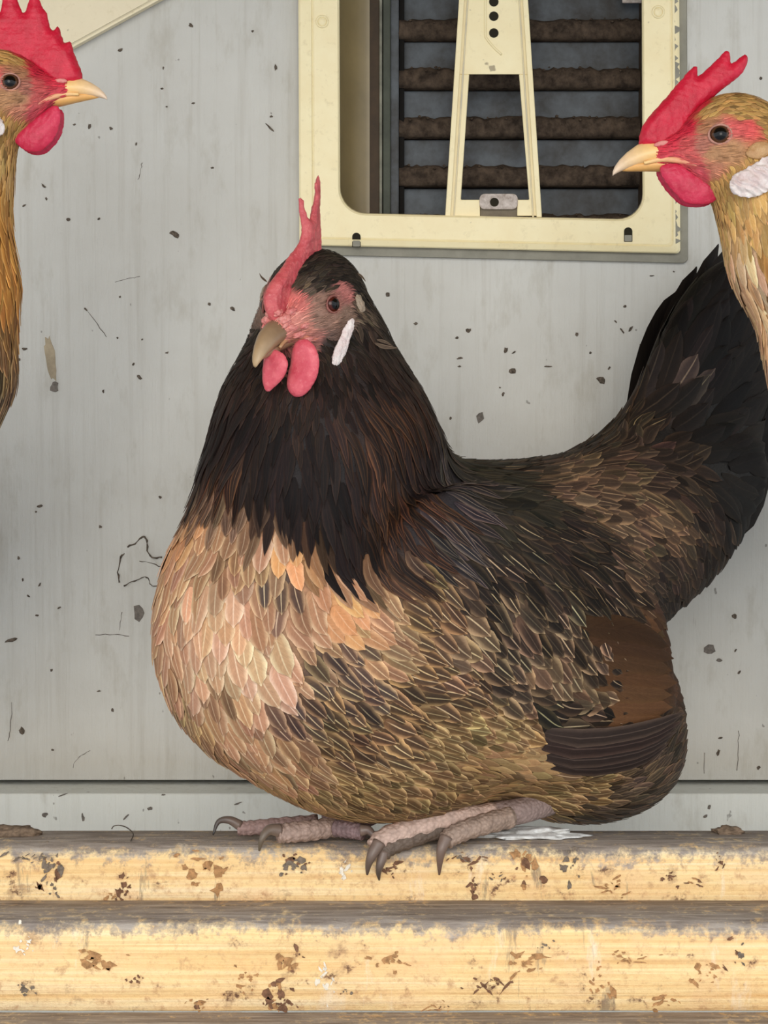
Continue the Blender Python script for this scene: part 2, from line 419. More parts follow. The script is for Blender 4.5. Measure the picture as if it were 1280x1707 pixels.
marks = [  # px, py, rx, ry, angle
 (291, 391, 9, 5, -25), (149, 211, 3, 6, 0), (124, 208, 3, 2, 0), (185, 214, 3, 3, 0), (201, 84, 5, 3, 20), (318, 42, 4, 5, 40), (421, 52, 3, 2, 0),
 (459, 112, 3, 6, 10), (449, 212, 10, 2, -45), (452, 194, 3, 2, 0), (272, 113, 2, 3, 0), (227, 240, 2, 3, 0), (73, 310, 6, 2, -40), (77, 331, 2, 3, 0),
 (40, 343, 4, 2, 35), (113, 366, 4, 3, 0), (165, 365, 3, 2, 30), (354, 280, 3, 2, 0), (349, 507, 3, 3, 0), (388, 515, 5, 3, -40), (200, 495, 2, 2, 0),
 (143, 516, 4, 2, -50), (41, 582, 6, 3, 0), (32, 599, 3, 3, 0), (278, 588, 4, 2, 15), (233, 629, 7, 3, -50), (222, 607, 3, 2, 45), (172, 652, 2, 4, 0),
 (196, 563, 2, 2, 0), (237, 566, 2, 2, 0), (278, 178, 2, 2, 0), (322, 172, 3, 2, 0), (270, 148, 3, 2, 0),
 (66, 844, 6, 3, 25), (60, 853, 2, 2, 0), (167, 878, 3, 3, 0), (267, 829, 3, 3, 0), (31, 930, 3, 3, 0), (38, 967, 2, 3, 0), (66, 975, 4, 2, 60), (47, 993, 4, 2, -30),
 (99, 1013, 4, 2, 30), (62, 1026, 4, 2, 0), (18, 1067, 12, 4, 15), (86, 1117, 3, 3, 0), (165, 1152, 4, 2, 0), (36, 1219, 5, 8, 10), (88, 1250, 3, 2, 0), (187, 1184, 3, 4, 0),
 (781, 551, 5, 5, 0), (762, 563, 4, 3, 30), (693, 539, 4, 3, 20), (843, 584, 4, 6, 0), (857, 587, 5, 2, 40), (854, 618, 6, 6, 0), (767, 597, 8, 2, 5), (766, 611, 4, 2, 10),
 (1026, 536, 5, 1.6, -50), (1037, 551, 7, 1.8, -55), (1051, 548, 7, 2.5, 60), (1001, 633, 11, 6, -25), (751, 697, 3, 4, 0), (833, 646, 2, 2, 0),
 (646, 491, 4, 4, 0), (1086, 460, 5, 1.5, 5), (1123, 453, 2, 2, 0), (1041, 511, 3, 3, 0), (961, 557, 3, 4, 0), (984, 588, 3, 2, 40), (1068, 576, 3, 3, 0), (1015, 614, 4, 2, 50),
 (915, 611, 8, 1.6, 0), (838, 657, 4, 3, 60), (1224, 1028, 5, 5, 0), (1226, 1084, 2, 4, -30), (1232, 1121, 4, 2, 50), (1200, 1230, 5, 2, 10), (1197, 1254, 3, 6, -15), (1264, 1280, 4, 3, 40),
 (1268, 130, 3, 3, 0),
]
for m in marks: fleck(*m)
for (px, py, rx, ry, a) in [(801, 696, 8, 10, -20), (232, 1022, 12, 15, 0), (1184, 1083, 12, 9, 20), (1199, 1101, 5, 5, 0)]:
    fleck(px, py, rx, ry, a, M_FLECK2, n=8)
for (px, py, rx, ry, a) in [(75, 1358, 6, 5, 0), (250, 1348, 5, 3, 0), (395, 1340, 9, 2, 20), (210, 1362, 7, 1.5, 45), (1176, 1360, 6, 3, 30), (1182, 1345, 3, 5, -20), (138, 1363, 3, 8, 5), (105, 1325, 9, 1.5, 20), (272, 1325, 4, 2, 0)]:
    fleck(px, py, rx, ry, a, M_FLECK2, base=yl, parent=bpy.data.objects['baseboard_back'])
fleck(84, 598, 10, 44, 8, M_RUST, 0.0003, 22, 'brown_run', rag=0.14)
fleck(90, 645, 8, 10, 0, M_FLECK2, 0.0008, 10, 'paint_blister')
# the big peeling flake: raised paint with a cracked outline
oc = [(212, 914), (222, 908), (236, 893), (246, 900), (246, 922), (262, 940), (272, 948), (270, 975), (252, 977), (240, 962), (228, 968), (206, 976), (199, 950), (204, 930)]
V = [wl(x, y, 0.0010) for x, y in oc] + [wl(x, y, -0.0002) for x, y in oc]; n = len(oc)
fl = mesh_obj('paint_flake', V, [tuple(range(n))] + [(i, (i + 1) % n, n + (i + 1) % n, n + i) for i in range(n)], M_WALL, wall, False)
def crack(pts, r, parent, off=0.0009, mat=M_FLECK, name='crack', base=None):
    p = np.array([wl(x, y, off) if base is None else W(x, y, base) for x, y in pts]); P = spline(p, len(pts) * 3)
    P = P + rng.normal(0, 0.0003, P.shape) * [1, 0, 1]
    R = r * rng.uniform(0.35, 1.1, len(P)) * PX * 1.2
    v, f = tube(P, R, 6); return mesh_obj(name, v, f, mat, parent)
crack([(199, 972), (197, 950), (202, 930), (207, 922)], 1.9, fl); crack([(206, 978), (218, 970), (232, 966), (244, 962), (252, 976), (262, 977)], 1.5, fl)
crack([(212, 912), (226, 905), (238, 894), (245, 902), (246, 920), (256, 930), (270, 928)], 2.0, fl); crack([(232, 936), (250, 938), (270, 945)], 1.2, fl)
for pts in ([(141, 512), (152, 528), (168, 548), (178, 562)], [(192, 470), (215, 464), (232, 461)], [(120, 1278), (132, 1262), (150, 1252)], [(1232, 1218), (1230, 1250), (1228, 1285)],
            [(1174, 1255), (1173, 1290)], [(1126, 1250), (1125, 1290)], [(230, 300), (234, 285), (238, 272)], [(160, 1058), (190, 1058), (215, 1060)], [(20, 1170), (18, 1210), (14, 1235)], [(203, 1020), (200, 1050)]):
    crack(pts, 0.7, wall, 0.0001, M_FLECK2)

# cream board at the top left corner, its lower edge running up to the right
pa = W(120, 78, YW - 0.012); pb = W(262, 0, YW - 0.012); dr = unit(pb - pa); nr = np.array([-dr[2], 0, dr[0]])
A, B = pa - dr * 0.20, pb + dr * 0.25
ring = [A, B, B + nr * 0.30, A + nr * 0.30]
bm = bmesh.new()
fr = [bm.verts.new(p) for p in ring]; bk = [bm.verts.new(p + np.array([0, 0.0118, 0])) for p in ring]
bm.faces.new(fr); bm.faces.new(bk[::-1])
for i in range(4): bm.faces.new([fr[i], bk[i], bk[(i + 1) % 4], fr[(i + 1) % 4]])
bmesh.ops.recalc_face_normals(bm, faces=bm.faces[:])
bmesh.ops.bevel(bm, geom=bm.edges[:], offset=0.0022, segments=3, affect='EDGES')
tag(bm_obj('cream_panel', bm, M_CREAM2), 'cream board with a slanting lower edge in the upper left corner', 'board')

# ---- window: cream frame, stay bracket, louvres
WIN = tag(empty('window_1'), 'cream plastic framed window in the grey wall, with dark louvres behind', 'window', kind='structure')
def rrect(x0, y0, x1, y1, r, n=8, rt=None):
    rt = r if rt is None else rt
    out = []
    for (cx, cy, a0, rr) in ((x1 - r, y1 - r, 0, r), (x0 + r, y1 - r, 90, r), (x0 + rt, y0 + rt, 180, rt), (x1 - rt, y0 + rt, 270, rt)):
        for i in range(n + 1):
            a = math.radians(a0 + 90 * i / n); out.append((cx + rr * math.cos(a), cy + rr * math.sin(a)))
    return out
def skew(p):                    # the frame hangs slightly out of level
    x, y = p; return (x + (y - 200) * 0.004, y + (x - 820) * 0.022)
def ringmesh(name, loops, mat, parent, close_back=True):
    """loops: list of (pixel outline, offset from wall) bridged in order"""
    n = len(loops[0][0]); V = []
    for o, off in loops: V += [wl(*skew(p), off) for p in o]
    F = []
    for k in range(len(loops) - 1):
        for i in range(n):
            j = (i + 1) % n; F.append((k * n + i, (k + 1) * n + i, (k + 1) * n + j, k * n + j))
    ob = mesh_obj(name, V, F, mat, parent, False)
    bm = bmesh.new(); bm.from_mesh(ob.data); bmesh.ops.recalc_face_normals(bm, faces=bm.faces[:]); bm.to_mesh(ob.data); bm.free()
    return ob
T0 = -150
ringmesh('shadow_gasket', [(rrect(499, T0, 1146, 432, 10), -0.0005), (rrect(499, T0, 1145, 431, 9), 0.0035), (rrect(505, T0, 1134, 420, 8), 0.004), (rrect(560, T0 + 50, 1080, 372, 40), 0.004), (rrect(560, T0 + 50, 1080, 372, 40), -0.001), (rrect(499, T0, 1146, 432, 10), -0.0005)], M_SHADOWGASKET, WIN)  # ring widened right and down, drawn as the frame's shadow band
fo = [(rrect(498, T0 + 2, 1133, 416, 8), 0.0035), (rrect(498, T0 + 2, 1133, 416, 8), 0.0075), (rrect(501, T0 + 4, 1130, 414, 8), 0.0088), (rrect(519, T0 + 16, 1122, 405, 8), 0.0098), (rrect(521, T0 + 18, 1120, 403, 8), 0.0088),
      (rrect(524, T0 + 20, 1117, 401, 10), 0.0092), (rrect(563, T0 + 56, 1074, 364, 44), 0.0092), (rrect(566, T0 + 59, 1071, 361, 42), 0.0078), (rrect(567, T0 + 60, 1070, 360, 42), -0.004), (rrect(560, T0 + 50, 1076, 366, 42), -0.004), (rrect(560, T0 + 50, 1076, 366, 42), 0.0035)]
ringmesh('frame', fo, M_CREAM, WIN)
# chipped edge strip on the right and the bottom of the frame
def strip(pts, w, off, mat, name, parent):
    V = []; n = len(pts)
    for i, (x, y) in enumerate(pts):
        a = np.array(pts[min(i + 1, n - 1)], float) - np.array(pts[max(i - 1, 0)], float); a /= np.linalg.norm(a); q = np.array([-a[1], a[0]])
        w0, w1 = w * random.uniform(-0.6, 1.3) if random.random() < .6 else -w * .7, w * random.uniform(0.9, 1.05)
        for s, o in ((-w0, off), (w1, off), (w1, off - 0.0012), (-w0, off - 0.0012)): V.append(wl(x + q[0] * s, y + q[1] * s, o))
    F = []
    for i in range(n - 1):
        for k in range(4): F.append((i * 4 + k, i * 4 + (k + 1) % 4, i * 4 + 4 + (k + 1) % 4, i * 4 + 4 + k))
    F += [(0, 1, 2, 3), (4 * n - 1, 4 * n - 2, 4 * n - 3, 4 * n - 4)]
    ob = mesh_obj(name, V, F, mat, parent, False)
    bm = bmesh.new(); bm.from_mesh(ob.data); bmesh.ops.recalc_face_normals(bm, faces=bm.faces[:]); bm.to_mesh(ob.data); bm.free()
    return ob
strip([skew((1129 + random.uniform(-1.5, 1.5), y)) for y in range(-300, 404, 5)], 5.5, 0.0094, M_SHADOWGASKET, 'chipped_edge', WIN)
for (cx, cy) in ((537, 36), (1097, 20)):
    c = wl(cx, cy, 0.0093); th = np.linspace(0, 2 * math.pi, 25)[:-1]
    P = np.array([[c[0] + 0.0036 * math.cos(a), c[1], c[2] + 0.0036 * math.sin(a)] for a in np.append(th, th[:2])])
    v, f = tube(P, np.full(len(P), 0.0008), 8, False); s = mesh_obj('screw_cap', v, f, M_CREAM, WIN)
    bm = bmesh.new(); bmesh.ops.create_uvsphere(bm, u_segments=16, v_segments=8, radius=0.003)
    for q in bm.verts: q.co = Vector((c[0] + q.co.x, c[1] + q.co.y * 0.3, c[2] + q.co.z))
    bm_obj('screw_head', bm, M_CREAM, s, True)
for (cx, cy) in ((594, 400), (1047, 391)):
    o = rrect(cx - 7, cy - 12, cx + 7, cy + 12, 1, 4, 6.5)
    V = [wl(x, y, 0.0095) for x, y in o] + [wl(x, y, 0.0085) for x, y in o]; n = len(o)
    sl = mesh_obj('slot_shade', V, [tuple(range(n))] + [(i, (i + 1) % n, n + (i + 1) % n, n + i) for i in range(n)], M_HOLE, WIN, False)
    o = rrect(cx - 6, cy + 1, cx + 6, cy + 11, 1, 3, 1)
    V = [wl(x, y, 0.0099) for x, y in o] + [wl(x, y, 0.0090) for x, y in o]; n = len(o)
    mesh_obj('slot_plug', V, [tuple(range(n))] + [(i, (i + 1) % n, n + (i + 1) % n, n + i) for i in range(n)], M_SHADOWGASKET, sl, False)

def pgon(name, pts, off, th, mat, parent, depth_back=None):
    V = [wl(x, y, off) for x, y in pts] + [wl(x, y, off - th) for x, y in pts]; n = len(pts)
    ob = mesh_obj(name, V, [tuple(range(n)), tuple(range(n, 2 * n))[::-1]] + [(i, (i + 1) % n, n + (i + 1) % n, n + i) for i in range(n)], mat, parent, False)
    bm = bmesh.new(); bm.from_mesh(ob.data); bmesh.ops.recalc_face_normals(bm, faces=bm.faces[:])
    bmesh.ops.bevel(bm, geom=[e for e in bm.edges if e.is_manifold and e.calc_face_angle(0) > 0.5], offset=min(0.0004, th * 0.2), segments=1, affect='EDGES')
    bm.to_mesh(ob.data); bm.free(); return ob
# stay bracket: tapered plate with a long cut-out
ST = tag(empty('window_stay'), 'tapered cream plastic window stay with a long cut-out in front of the louvres', 'window stay')
def lerp(a, b, t): return a + (b - a) * t
def edge_x(y, side): return lerp(765, 742, y / 360) if side < 0 else lerp(880, 903, y / 360)
top = T0 + 40
outer = [(edge_x(top, -1), top), (edge_x(top, 1), top), (903, 360), (862, 360), (862, 333), (882, 333), (865, 124), (782, 124), (768, 333), (802, 333), (802, 362), (742, 362)]
left = [(edge_x(top, -1) + 0, top), (edge_x(top, 1), top), (edge_x(124, 1), 124), (edge_x(124, -1), 124)]
pgon('plate', left, 0.004, 0.003, M_CREAM, ST)
pgon('arm', [(edge_x(124, -1), 124), (782, 124), (768, 333), (800, 333), (800, 362), (742, 362)], 0.004, 0.003, M_CREAM, ST)
pgon('arm', [(865, 124), (edge_x(124, 1), 124), (903, 360), (862, 360), (862, 333), (882, 333)], 0.004, 0.003, M_CREAM, ST)
for s in (-1, 1):
    e = [edge_x(y, s) for y in (top, 362)]
    a, b = (0, 9) if s < 0 else (-9, 0)
    pgon('side_rib', [(e[0] + a, top), (e[0] + b, top), (e[1] + b, 362), (e[1] + a, 362)], 0.0066, 0.0027, M_CREAM, ST)
    a, b = (13, 16) if s < 0 else (-16, -13)
    pgon('groove_rib', [(e[0] + a, top), (e[0] + b, top), (e[1] + b, 362), (e[1] + a, 362)], 0.0048, 0.001, M_CHIP, ST)
for y in (55, 27, 3, -26, -54, -82, -110):
    pgon('hole_shade_disc', [(823 + 8 * math.cos(a), y + 8 * math.sin(a)) for a in np.linspace(0, 2 * math.pi, 17)[:-1]], 0.0043, 0.0004, M_HOLE, ST)  # dark discs on the plate stand in for shaded holes
def bead(pts, r, off, parent, mat):
    P = spline([wl(x, y, off) for x, y in pts], 30); v, f = tube(P, np.full(30, r * PX * 1.2), 8); return mesh_obj('raised_line', v, f, mat, parent)
bead([(809, -120), (809, 0), (809, 55), (811, 64), (822, 78), (836, 91)], 2.0, 0.0042, ST, M_CREAM)
pgon('back_tab', [(800, 330), (864, 330), (864, 362), (800, 362)], 0.0025, 0.002, M_BACK_TAB, ST)
pl = pgon('latch_plate', rrect(799, 323, 863, 349, 9, 5), 0.0052, 0.002, M_METAL, ST)
pgon('latch_hole_shade', [(824 + 7.5 * math.cos(a), 337 + 7.5 * math.sin(a)) for a in np.linspace(0, 2 * math.pi, 15)[:-1]], 0.0056, 0.0004, M_HOLE, pl)

# louvre behind the opening
LV = tag(empty('louvre_vent'), 'dark dusty louvre of blue-grey slats with brown edges behind the window', 'louvre')
def deep(px, py, d): return W(px, py, YW + d)
def slab(name, x0, x1, y0, y1, d, th, mat, parent, bev=0.0008, dtop=None):
    a, b = deep(x0, y1, d), deep(x1, y0, d)
    return bm_obj(name, box_bm((a[0], YW + d, a[2]), (b[0], YW + d + th, b[2]), bev), mat, parent)
pitch = 81.5
for k in range(-4, 5):
    yt = 68 + pitch * k + 2
    s = slab('slat', 662, 1120, yt, yt + 52, 0.047, 0.004, M_BLUE, LV)
    # dusty nose of the slat: a lumpy rounded bar
    n = 60; xx = np.linspace(deep(664, 0, 0.04)[0], deep(1115, 0, 0.04)[0], n)
    zc, zb = deep(0, yt + 40, 0.04)[2], deep(0, yt + 78, 0.04)[2]
    V = []; prof = [(0.0, 0.050), (0.08, 0.043), (0.22, 0.0385), (0.45, 0.0375), (0.75, 0.037), (0.97, 0.038), (1.0, 0.050)]
    for x in xx:
        jz = rng.normal(0, 0.0006); jy = rng.normal(0, 0.0007)
        for q, (t_, dd) in enumerate(prof):
            V.append((x, YW + dd + (jy + rng.normal(0, 0.0004) if 0 < q < 6 else 0), zc + (zb - zc) * t_ + (jz if q < 3 else 0)))
    m = len(prof); F = [(i * m + q, i * m + q + 1, (i + 1) * m + q + 1, (i + 1) * m + q) for i in range(n - 1) for q in range(m - 1)]
    mesh_obj('dusty_edge', V, F, M_NOSE, s)
    for x in range(684, 1060, 13):
        if 700 < x < 730 or random.random() < 0.6:
            c = deep(x + random.uniform(-4, 4), yt + 44 + random.uniform(-2, 5), 0.0372); bm = bmesh.new()
            bmesh.ops.create_icosphere(bm, subdivisions=1, radius=random.uniform(0.0005, 0.0011))
            for q in bm.verts: q.co = Vector((c[0] + q.co.x * 1.3, c[1] + q.co.y, c[2] + q.co.z))
            bm_obj('dust_lump', bm, M_NOSE, s, True)
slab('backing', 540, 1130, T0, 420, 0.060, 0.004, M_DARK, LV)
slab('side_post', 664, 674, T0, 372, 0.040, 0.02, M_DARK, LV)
slab('side_strip', 650, 665, T0, 372, 0.036, 0.02, M_BLUE, LV)
slab('green_strip', 638, 651, T0, 372, 0.032, 0.02, M_GREEN, LV)
slab('pale_strip', 632, 637, T0, 372, 0.030, 0.02, M_PALE, LV)
slab('brown_strip', 612, 633, T0, 372, 0.031, 0.02, M_LINERD, LV)
# slanting tan liner on the left of the opening
V = []; N = 14
for k, z in enumerate((T0, 372)):
    for i in range(N):
        t_ = i / (N - 1); x = 556 + 60 * t_; d = 0.004 + 0.026 * math.sin(t_ * 1.57) ** 0.8
        V.append(deep(x, z, d))
    for i in range(N):
        t_ = i / (N - 1); V.append(deep(552 + 60 * t_, z, 0.008 + 0.03 * math.sin(t_ * 1.57) ** 0.8))
F = [(i, i + 1, 2 * N + i + 1, 2 * N + i) for i in range(N - 1)] + [(N + i, 3 * N + i, 3 * N + i + 1, N + i + 1) for i in range(N - 1)]
mesh_obj('liner', V, F, M_LINER, LV)
slab('sill_liner', 556, 1100, 366, 420, 0.006, 0.05, M_LINERD, LV)
slab('jamb', 1076, 1130, T0, 420, 0.002, 0.05, M_LINERD, LV)
# small pale tag at the upper right of the opening
tag(slab('paper_tag', 1037, 1070, -22, 5, 0.030, 0.001, M_METAL, None), 'small pale tag at the top right inside the window', 'tag')

# ---- stepped perch beams
def beam(y0, y1, z0, z1, seed, label):
    n = 160; xs_ = np.linspace(-0.95, 0.95, n); b = 0.005
    prof = [(y1, z1 - b * .3), (y1 - b * 0.1, z1 - b * 0.1), (y1 - b * .3, z1), ((y0 + y1) / 2, z1), (y0 + b * 1.6, z1), (y0 + b * 0.6, z1 - b * 0.35), (y0 + b * 0.1, z1 - b * 1.0), (y0, z1 - b * 2), (y0, z1 - b * 2.4), (y0, (z0 + z1) / 2), (y0, z0 + .0006), (y0 + .0006, z0), (y1 - .0006, z0), (y1, z0 + .0006)]
    V = []; m = len(prof)
    nz = [np.interp(np.arange(n), np.arange(0, n, 3), rng.normal(0, 1, len(range(0, n, 3)))) for _ in range(m)]
    for i, x in enumerate(xs_):
        for q, (y, z) in enumerate(prof):
            w = 0.0005 if q in (5, 6, 7, 8) else 0.00015
            V.append((x, y + abs(nz[q][i]) * w, z - abs(nz[(q + 3) % m][i]) * w))
    F = [(i * m + q, (i + 1) * m + q, (i + 1) * m + (q + 1) % m, i * m + (q + 1) % m) for i in range(n - 1) for q in range(m)]
    F += [tuple(range(m)), tuple((n - 1) * m + q for q in range(m))[::-1]]
    o = mesh_obj('perch_beam', V, F, mat_wood('pine_beam_%d' % seed, seed, z1, .6 if seed == 1 else .35, .010 if seed == 1 else .008), None, True)
    bmx = bmesh.new(); bmx.from_mesh(o.data); bmesh.ops.recalc_face_normals(bmx, faces=bmx.faces[:]); bmx.to_mesh(o.data); bmx.free()
    return tag(o, label, 'beam', 'stepped perch beams')
Z2 = -0.0297; Z3 = -0.0776
beam1 = beam(0.0, 0.048, -0.048, 0.0, 1, 'rearmost and highest pine perch beam, under the sitting hen')
beam2 = beam(-0.054, -0.0006, Z3 + 0.0002, Z2, 2, 'middle pine perch beam, one step below the sitting hen')
beam3 = beam(-0.110, -0.0542, Z3 - 0.048, Z3, 3, 'lowest pine perch beam along the bottom edge')
def stain(beam_o, base, x, y, w, h, n, cols, seed):
    random.seed(seed)
    for i in range(int(n * 1.6)):
        u, v = random.gauss(0, .42), random.gauss(0, .42); k = random.choice((.06, .08, .11, .15, .22))
        fleck(x + u * w / 1.4, y + v * h / 1.4, w * k * random.uniform(.5, 1.3), h * k * random.uniform(.4, 1.1), random.uniform(-50, 50), random.choice(cols), 0.00018 + .00002 * (i % 7), 9, 'dirt_fleck', beam_o, .55, base)
M_ST1 = mat_plain('brown_stain', (140, 102, 78), 0.95, 0.35, 400, 0.1, 0.8); M_ST2 = mat_plain('grey_stain', (138, 122, 106), 0.95, 0.3, 400, 0.1, 0.8)
M_ST3 = mat_plain('pale_stain', (244, 232, 212), 0.9, 0.12, 400, 0.1, 0.5); M_ST4 = mat_plain('ochre_stain', (198, 148, 100), 0.95, 0.3, 400, 0.1, 0.8)
Fy1, Fy2 = -0.0001, -0.0541
for q, (x, y, w, h, n, c) in enumerate([(85, 1462, 34, 70, 16, (M_ST2, M_ST2, M_ST1)), (210, 1480, 22, 40, 9, (M_ST1,)), (185, 1490, 36, 16, 6, (M_ST4,)), (480, 1442, 50, 40, 12, (M_ST2, M_ST1)), (572, 1455, 20, 50, 9, (M_ST3,)), (655, 1452, 30, 22, 8, (M_ST1,)), (780, 1432, 60, 18, 11, (M_ST2, M_ST1)),
        (790, 1470, 18, 36, 8, (M_ST1,)), (828, 1460, 22, 16, 5, (M_ST1, M_ST2)), (875, 1455, 40, 60, 10, (M_ST4, M_ST1)), (950, 1440, 26, 46, 9, (M_ST2,)), (1120, 1465, 24, 20, 6, (M_ST1,)), (1165, 1470, 34, 14, 6, (M_ST4, M_ST1)), (1198, 1440, 14, 30, 6, (M_ST1,)), (40, 1430, 60, 14, 8, (M_ST2,)), (330, 1455, 70, 50, 9, (M_ST4,)), (1020, 1480, 60, 30, 8, (M_ST4,))]):
    stain(beam1, Fy1, x, y, w, h, n, c, 100 + q)
for q, (x, y, w, h, n, c) in enumerate([(465, 1665, 46, 46, 20, (M_ST1, M_ST1, M_ST4)), (480, 1610, 34, 50, 9, (M_ST1, M_ST4)), (575, 1655, 15, 13, 5, (M_ST2, M_ST1)), (815, 1638, 56, 26, 12, (M_ST1,)), (230, 1634, 18, 18, 6, (M_ST1,)), (40, 1575, 26, 36, 8, (M_ST3,)), (720, 1680, 50, 14, 7, (M_ST1, M_ST4)), (325, 1672, 36, 22, 7, (M_ST4, M_ST1)), (410, 1630, 40, 50, 8, (M_ST4,)), (40, 1650, 34, 26, 7, (M_ST2,)),
        (910, 1575, 16, 14, 5, (M_ST2,)), (1050, 1595, 60, 22, 9, (M_ST4,)), (1180, 1620, 40, 30, 9, (M_ST4,)), (1232, 1590, 24, 40, 8, (M_ST2, M_ST1)), (995, 1640, 30, 50, 8, (M_ST4,)), (540, 1640, 26, 70, 9, (M_ST3,)), (870, 1610, 60, 40, 9, (M_ST4,)), (640, 1600, 60, 40, 8, (M_ST4,)), (160, 1600, 70, 40, 9, (M_ST4,)), (1110, 1670, 60, 24, 8, (M_ST4,))]):
    stain(beam2, Fy2, x, y, w, h, n, c, 200 + q)
random.seed(77)
for (x, nm) in ((-0.86, 'left'), (0.86, 'right')):   # end posts that carry the beams, out of frame
    bm = box_bm((x - 0.03, -0.108, -0.60), (x + 0.03, 0.046, Z3 - 0.0485), 0.002)
    tag(bm_obj('support_post', bm, M_CEIL), 'wooden post carrying the %s end of the perch beams' % nm, 'post')
    bm = box_bm((x - 0.03, 0.001, Z3 - 0.0484), (x + 0.03, 0.046, -0.0482), 0.001)
    tag(bm_obj('packing_block', bm, M_CEIL), 'wooden block under the %s end of the upper beam' % nm, 'block')
def lump(name, px, py, y, rx, ry, rz, mat, label, cat, rough=0.3, seed=0, sub=4):
    bm = bmesh.new(); bmesh.ops.create_icosphere(bm, subdivisions=sub, radius=1.0)
    c = W(px, py, y)
    for v in bm.verts:
        p = np.array(v.co); s = 1 + rough * float(vnoise(p * 1.0, 3.0, seed)) + rough * 0.6 * float(vnoise(p, 9.0, seed + 1))
        v.co = Vector((c[0] + p[0] * rx * s, c[1] + p[1] * ry * s, max(c[2] + p[2] * rz * s, c[2] - rz * 0.4)))
    return tag(bm_obj(name, bm, mat, None, True), label, cat)
lump('white_dropping', 885, 1390, 0.030, 0.026, 0.011, 0.003, M_WHITE, 'dried white dropping on the upper beam beside the foot of the sitting hen', 'dropping', 0.5, 3)
lump('brown_crust', 20, 1388, 0.036, 0.015, 0.010, 0.0042, M_CRUST, 'brown crust of dirt at the left end of the upper beam', 'dirt', 0.35, 5)
lump('brown_crust', 1214, 1386, 0.040, 0.008, 0.006, 0.003, M_CRUST, 'small brown crumb on the upper beam at right', 'dirt', 0.4, 8)
P = spline([W(186, 1382, .04), W(190, 1377, .04), W(200, 1376, .04), W(212, 1380, .035), W(222, 1390, .03), W(218, 1402, .012)], 24)
v, f = tube(P, np.full(24, 0.00035), 6); tag(mesh_obj('curled_hair', v, f, M_FLECK), 'thin dark curled hair on the upper beam', 'hair')
# ------------------------------------------------------------------ hen materials
def mat_feather():
    t = NT('feather_vane')
    at = t.n('ShaderNodeVertexColor', layer_name='col')
    uv = t.n('ShaderNodeAttribute', attribute_name='fuv')
    s = t.n('ShaderNodeSeparateXYZ', {0: uv.outputs['Vector']})
    u, v = s.outputs[0], s.outputs[1]
    oi = t.n('ShaderNodeObjectInfo')
    barb = t.math('SUBTRACT', v, t.math('MULTIPLY', t.math('ABSOLUTE', u), 0.30))
    cv = t.n('ShaderNodeCombineXYZ', {0: t.math('MULTIPLY', barb, 46.0), 1: t.math('MULTIPLY', u, 1.6), 2: t.math('MULTIPLY', s.outputs[2], 1.0)})
    o = t.coords('Object'); add = t.n('ShaderNodeVectorMath', {0: cv.outputs[0], 1: o}, operation='ADD')
    n1 = t.noise(add.outputs[0], 1.0, 3, 0.6)
    n2 = t.noise(o, 420, 3, 0.6)
    k = t.math('ADD', t.math('MULTIPLY', n1, 0.75), t.math('MULTIPLY', n2, 0.35))
    k = t.math('ADD', k, 0.45)
    sc = t.n('ShaderNodeVectorMath', {0: at.outputs[0]}, operation='SCALE'); t.set(sc, 'Scale', k)
    t.bump(n1, 0.35, 0.0006)
    return t.out(sc.outputs[0], 0.62, 0.14)
M_FEATHER = mat_feather()
def mat_body():
    t = NT('hen_skin_and_down'); at = t.n('ShaderNodeVertexColor', layer_name='col'); o = t.coords('Object')
    n1 = t.noise(o, 260, 5, 0.7); n2 = t.noise(o, 900, 3, 0.6); n3 = t.noise(o, 110, 4, 0.6)
    k = t.math('ADD', t.math('MULTIPLY', n1, 1.2), t.math('ADD', t.math('MULTIPLY', n3, 0.5), 0.15))
    sc = t.n('ShaderNodeVectorMath', {0: at.outputs[0]}, operation='SCALE'); t.set(sc, 'Scale', k)
    t.bump(t.math('ADD', n1, t.math('MULTIPLY', n2, 0.5)), 0.6, 0.0012)
    return t.out(sc.outputs[0], 0.6, 0.3)
M_BODY = mat_body()
def mat_flesh(name, c1, c2, c3, bump=0.5):
    t = NT(name); o = t.coords('Object'); n1 = t.noise(o, 120, 5, 0.65); n2 = t.noise(o, 520, 4, 0.7)
    c = t.mix(step(t, n1, 0.35, 0.65), L4(c1), L4(c2)); c = t.mix(t.math('MULTIPLY', step(t, n2, 0.55, 0.75), 0.5), c, L4(c3))
    t.bump(t.math('ADD', n1, n2), bump, 0.0008)
    t.b.inputs['Subsurface Weight'].default_value = 0.06; t.b.inputs['Subsurface Radius'].default_value = (0.004, 0.001, 0.0008)
    return t.out(c, 0.42, 0.4)
M_COMB_C = mat_flesh('pink_red_comb', (206, 96, 96), (186, 70, 76), (232, 156, 146), .7)
M_WAT_C = mat_flesh('rose_wattle', (220, 100, 108), (204, 74, 88), (236, 146, 144), 0.35)
M_COMB_S = mat_flesh('crimson_comb', (206, 26, 56), (184, 14, 44), (226, 70, 88))
M_WAT_S = mat_flesh('crimson_wattle', (206, 44, 76), (184, 28, 58), (226, 84, 106), 0.4)
M_LOBE = mat_flesh('white_earlobe', (236, 224, 216), (214, 190, 184), (248, 242, 236), 1.0)
M_CERE = mat_flesh('pink_cere', (226, 150, 138), (206, 110, 106), (240, 190, 178), 0.8)
def mat_horn(name, stops, ax=0):
    t = NT(name); at = t.n('ShaderNodeVertexColor', layer_name='col'); n1 = t.noise(t.coords('Object'), 240, 4, 0.6)
    k = t.math('ADD', t.math('MULTIPLY', n1, 0.35), 0.82)
    sc = t.n('ShaderNodeVectorMath', {0: at.outputs[0]}, operation='SCALE'); t.set(sc, 'Scale', k)
    t.bump(n1, 0.15, 0.0005); return t.out(sc.outputs[0], 0.38, 0.45)
M_HORN = mat_horn('horn', None)
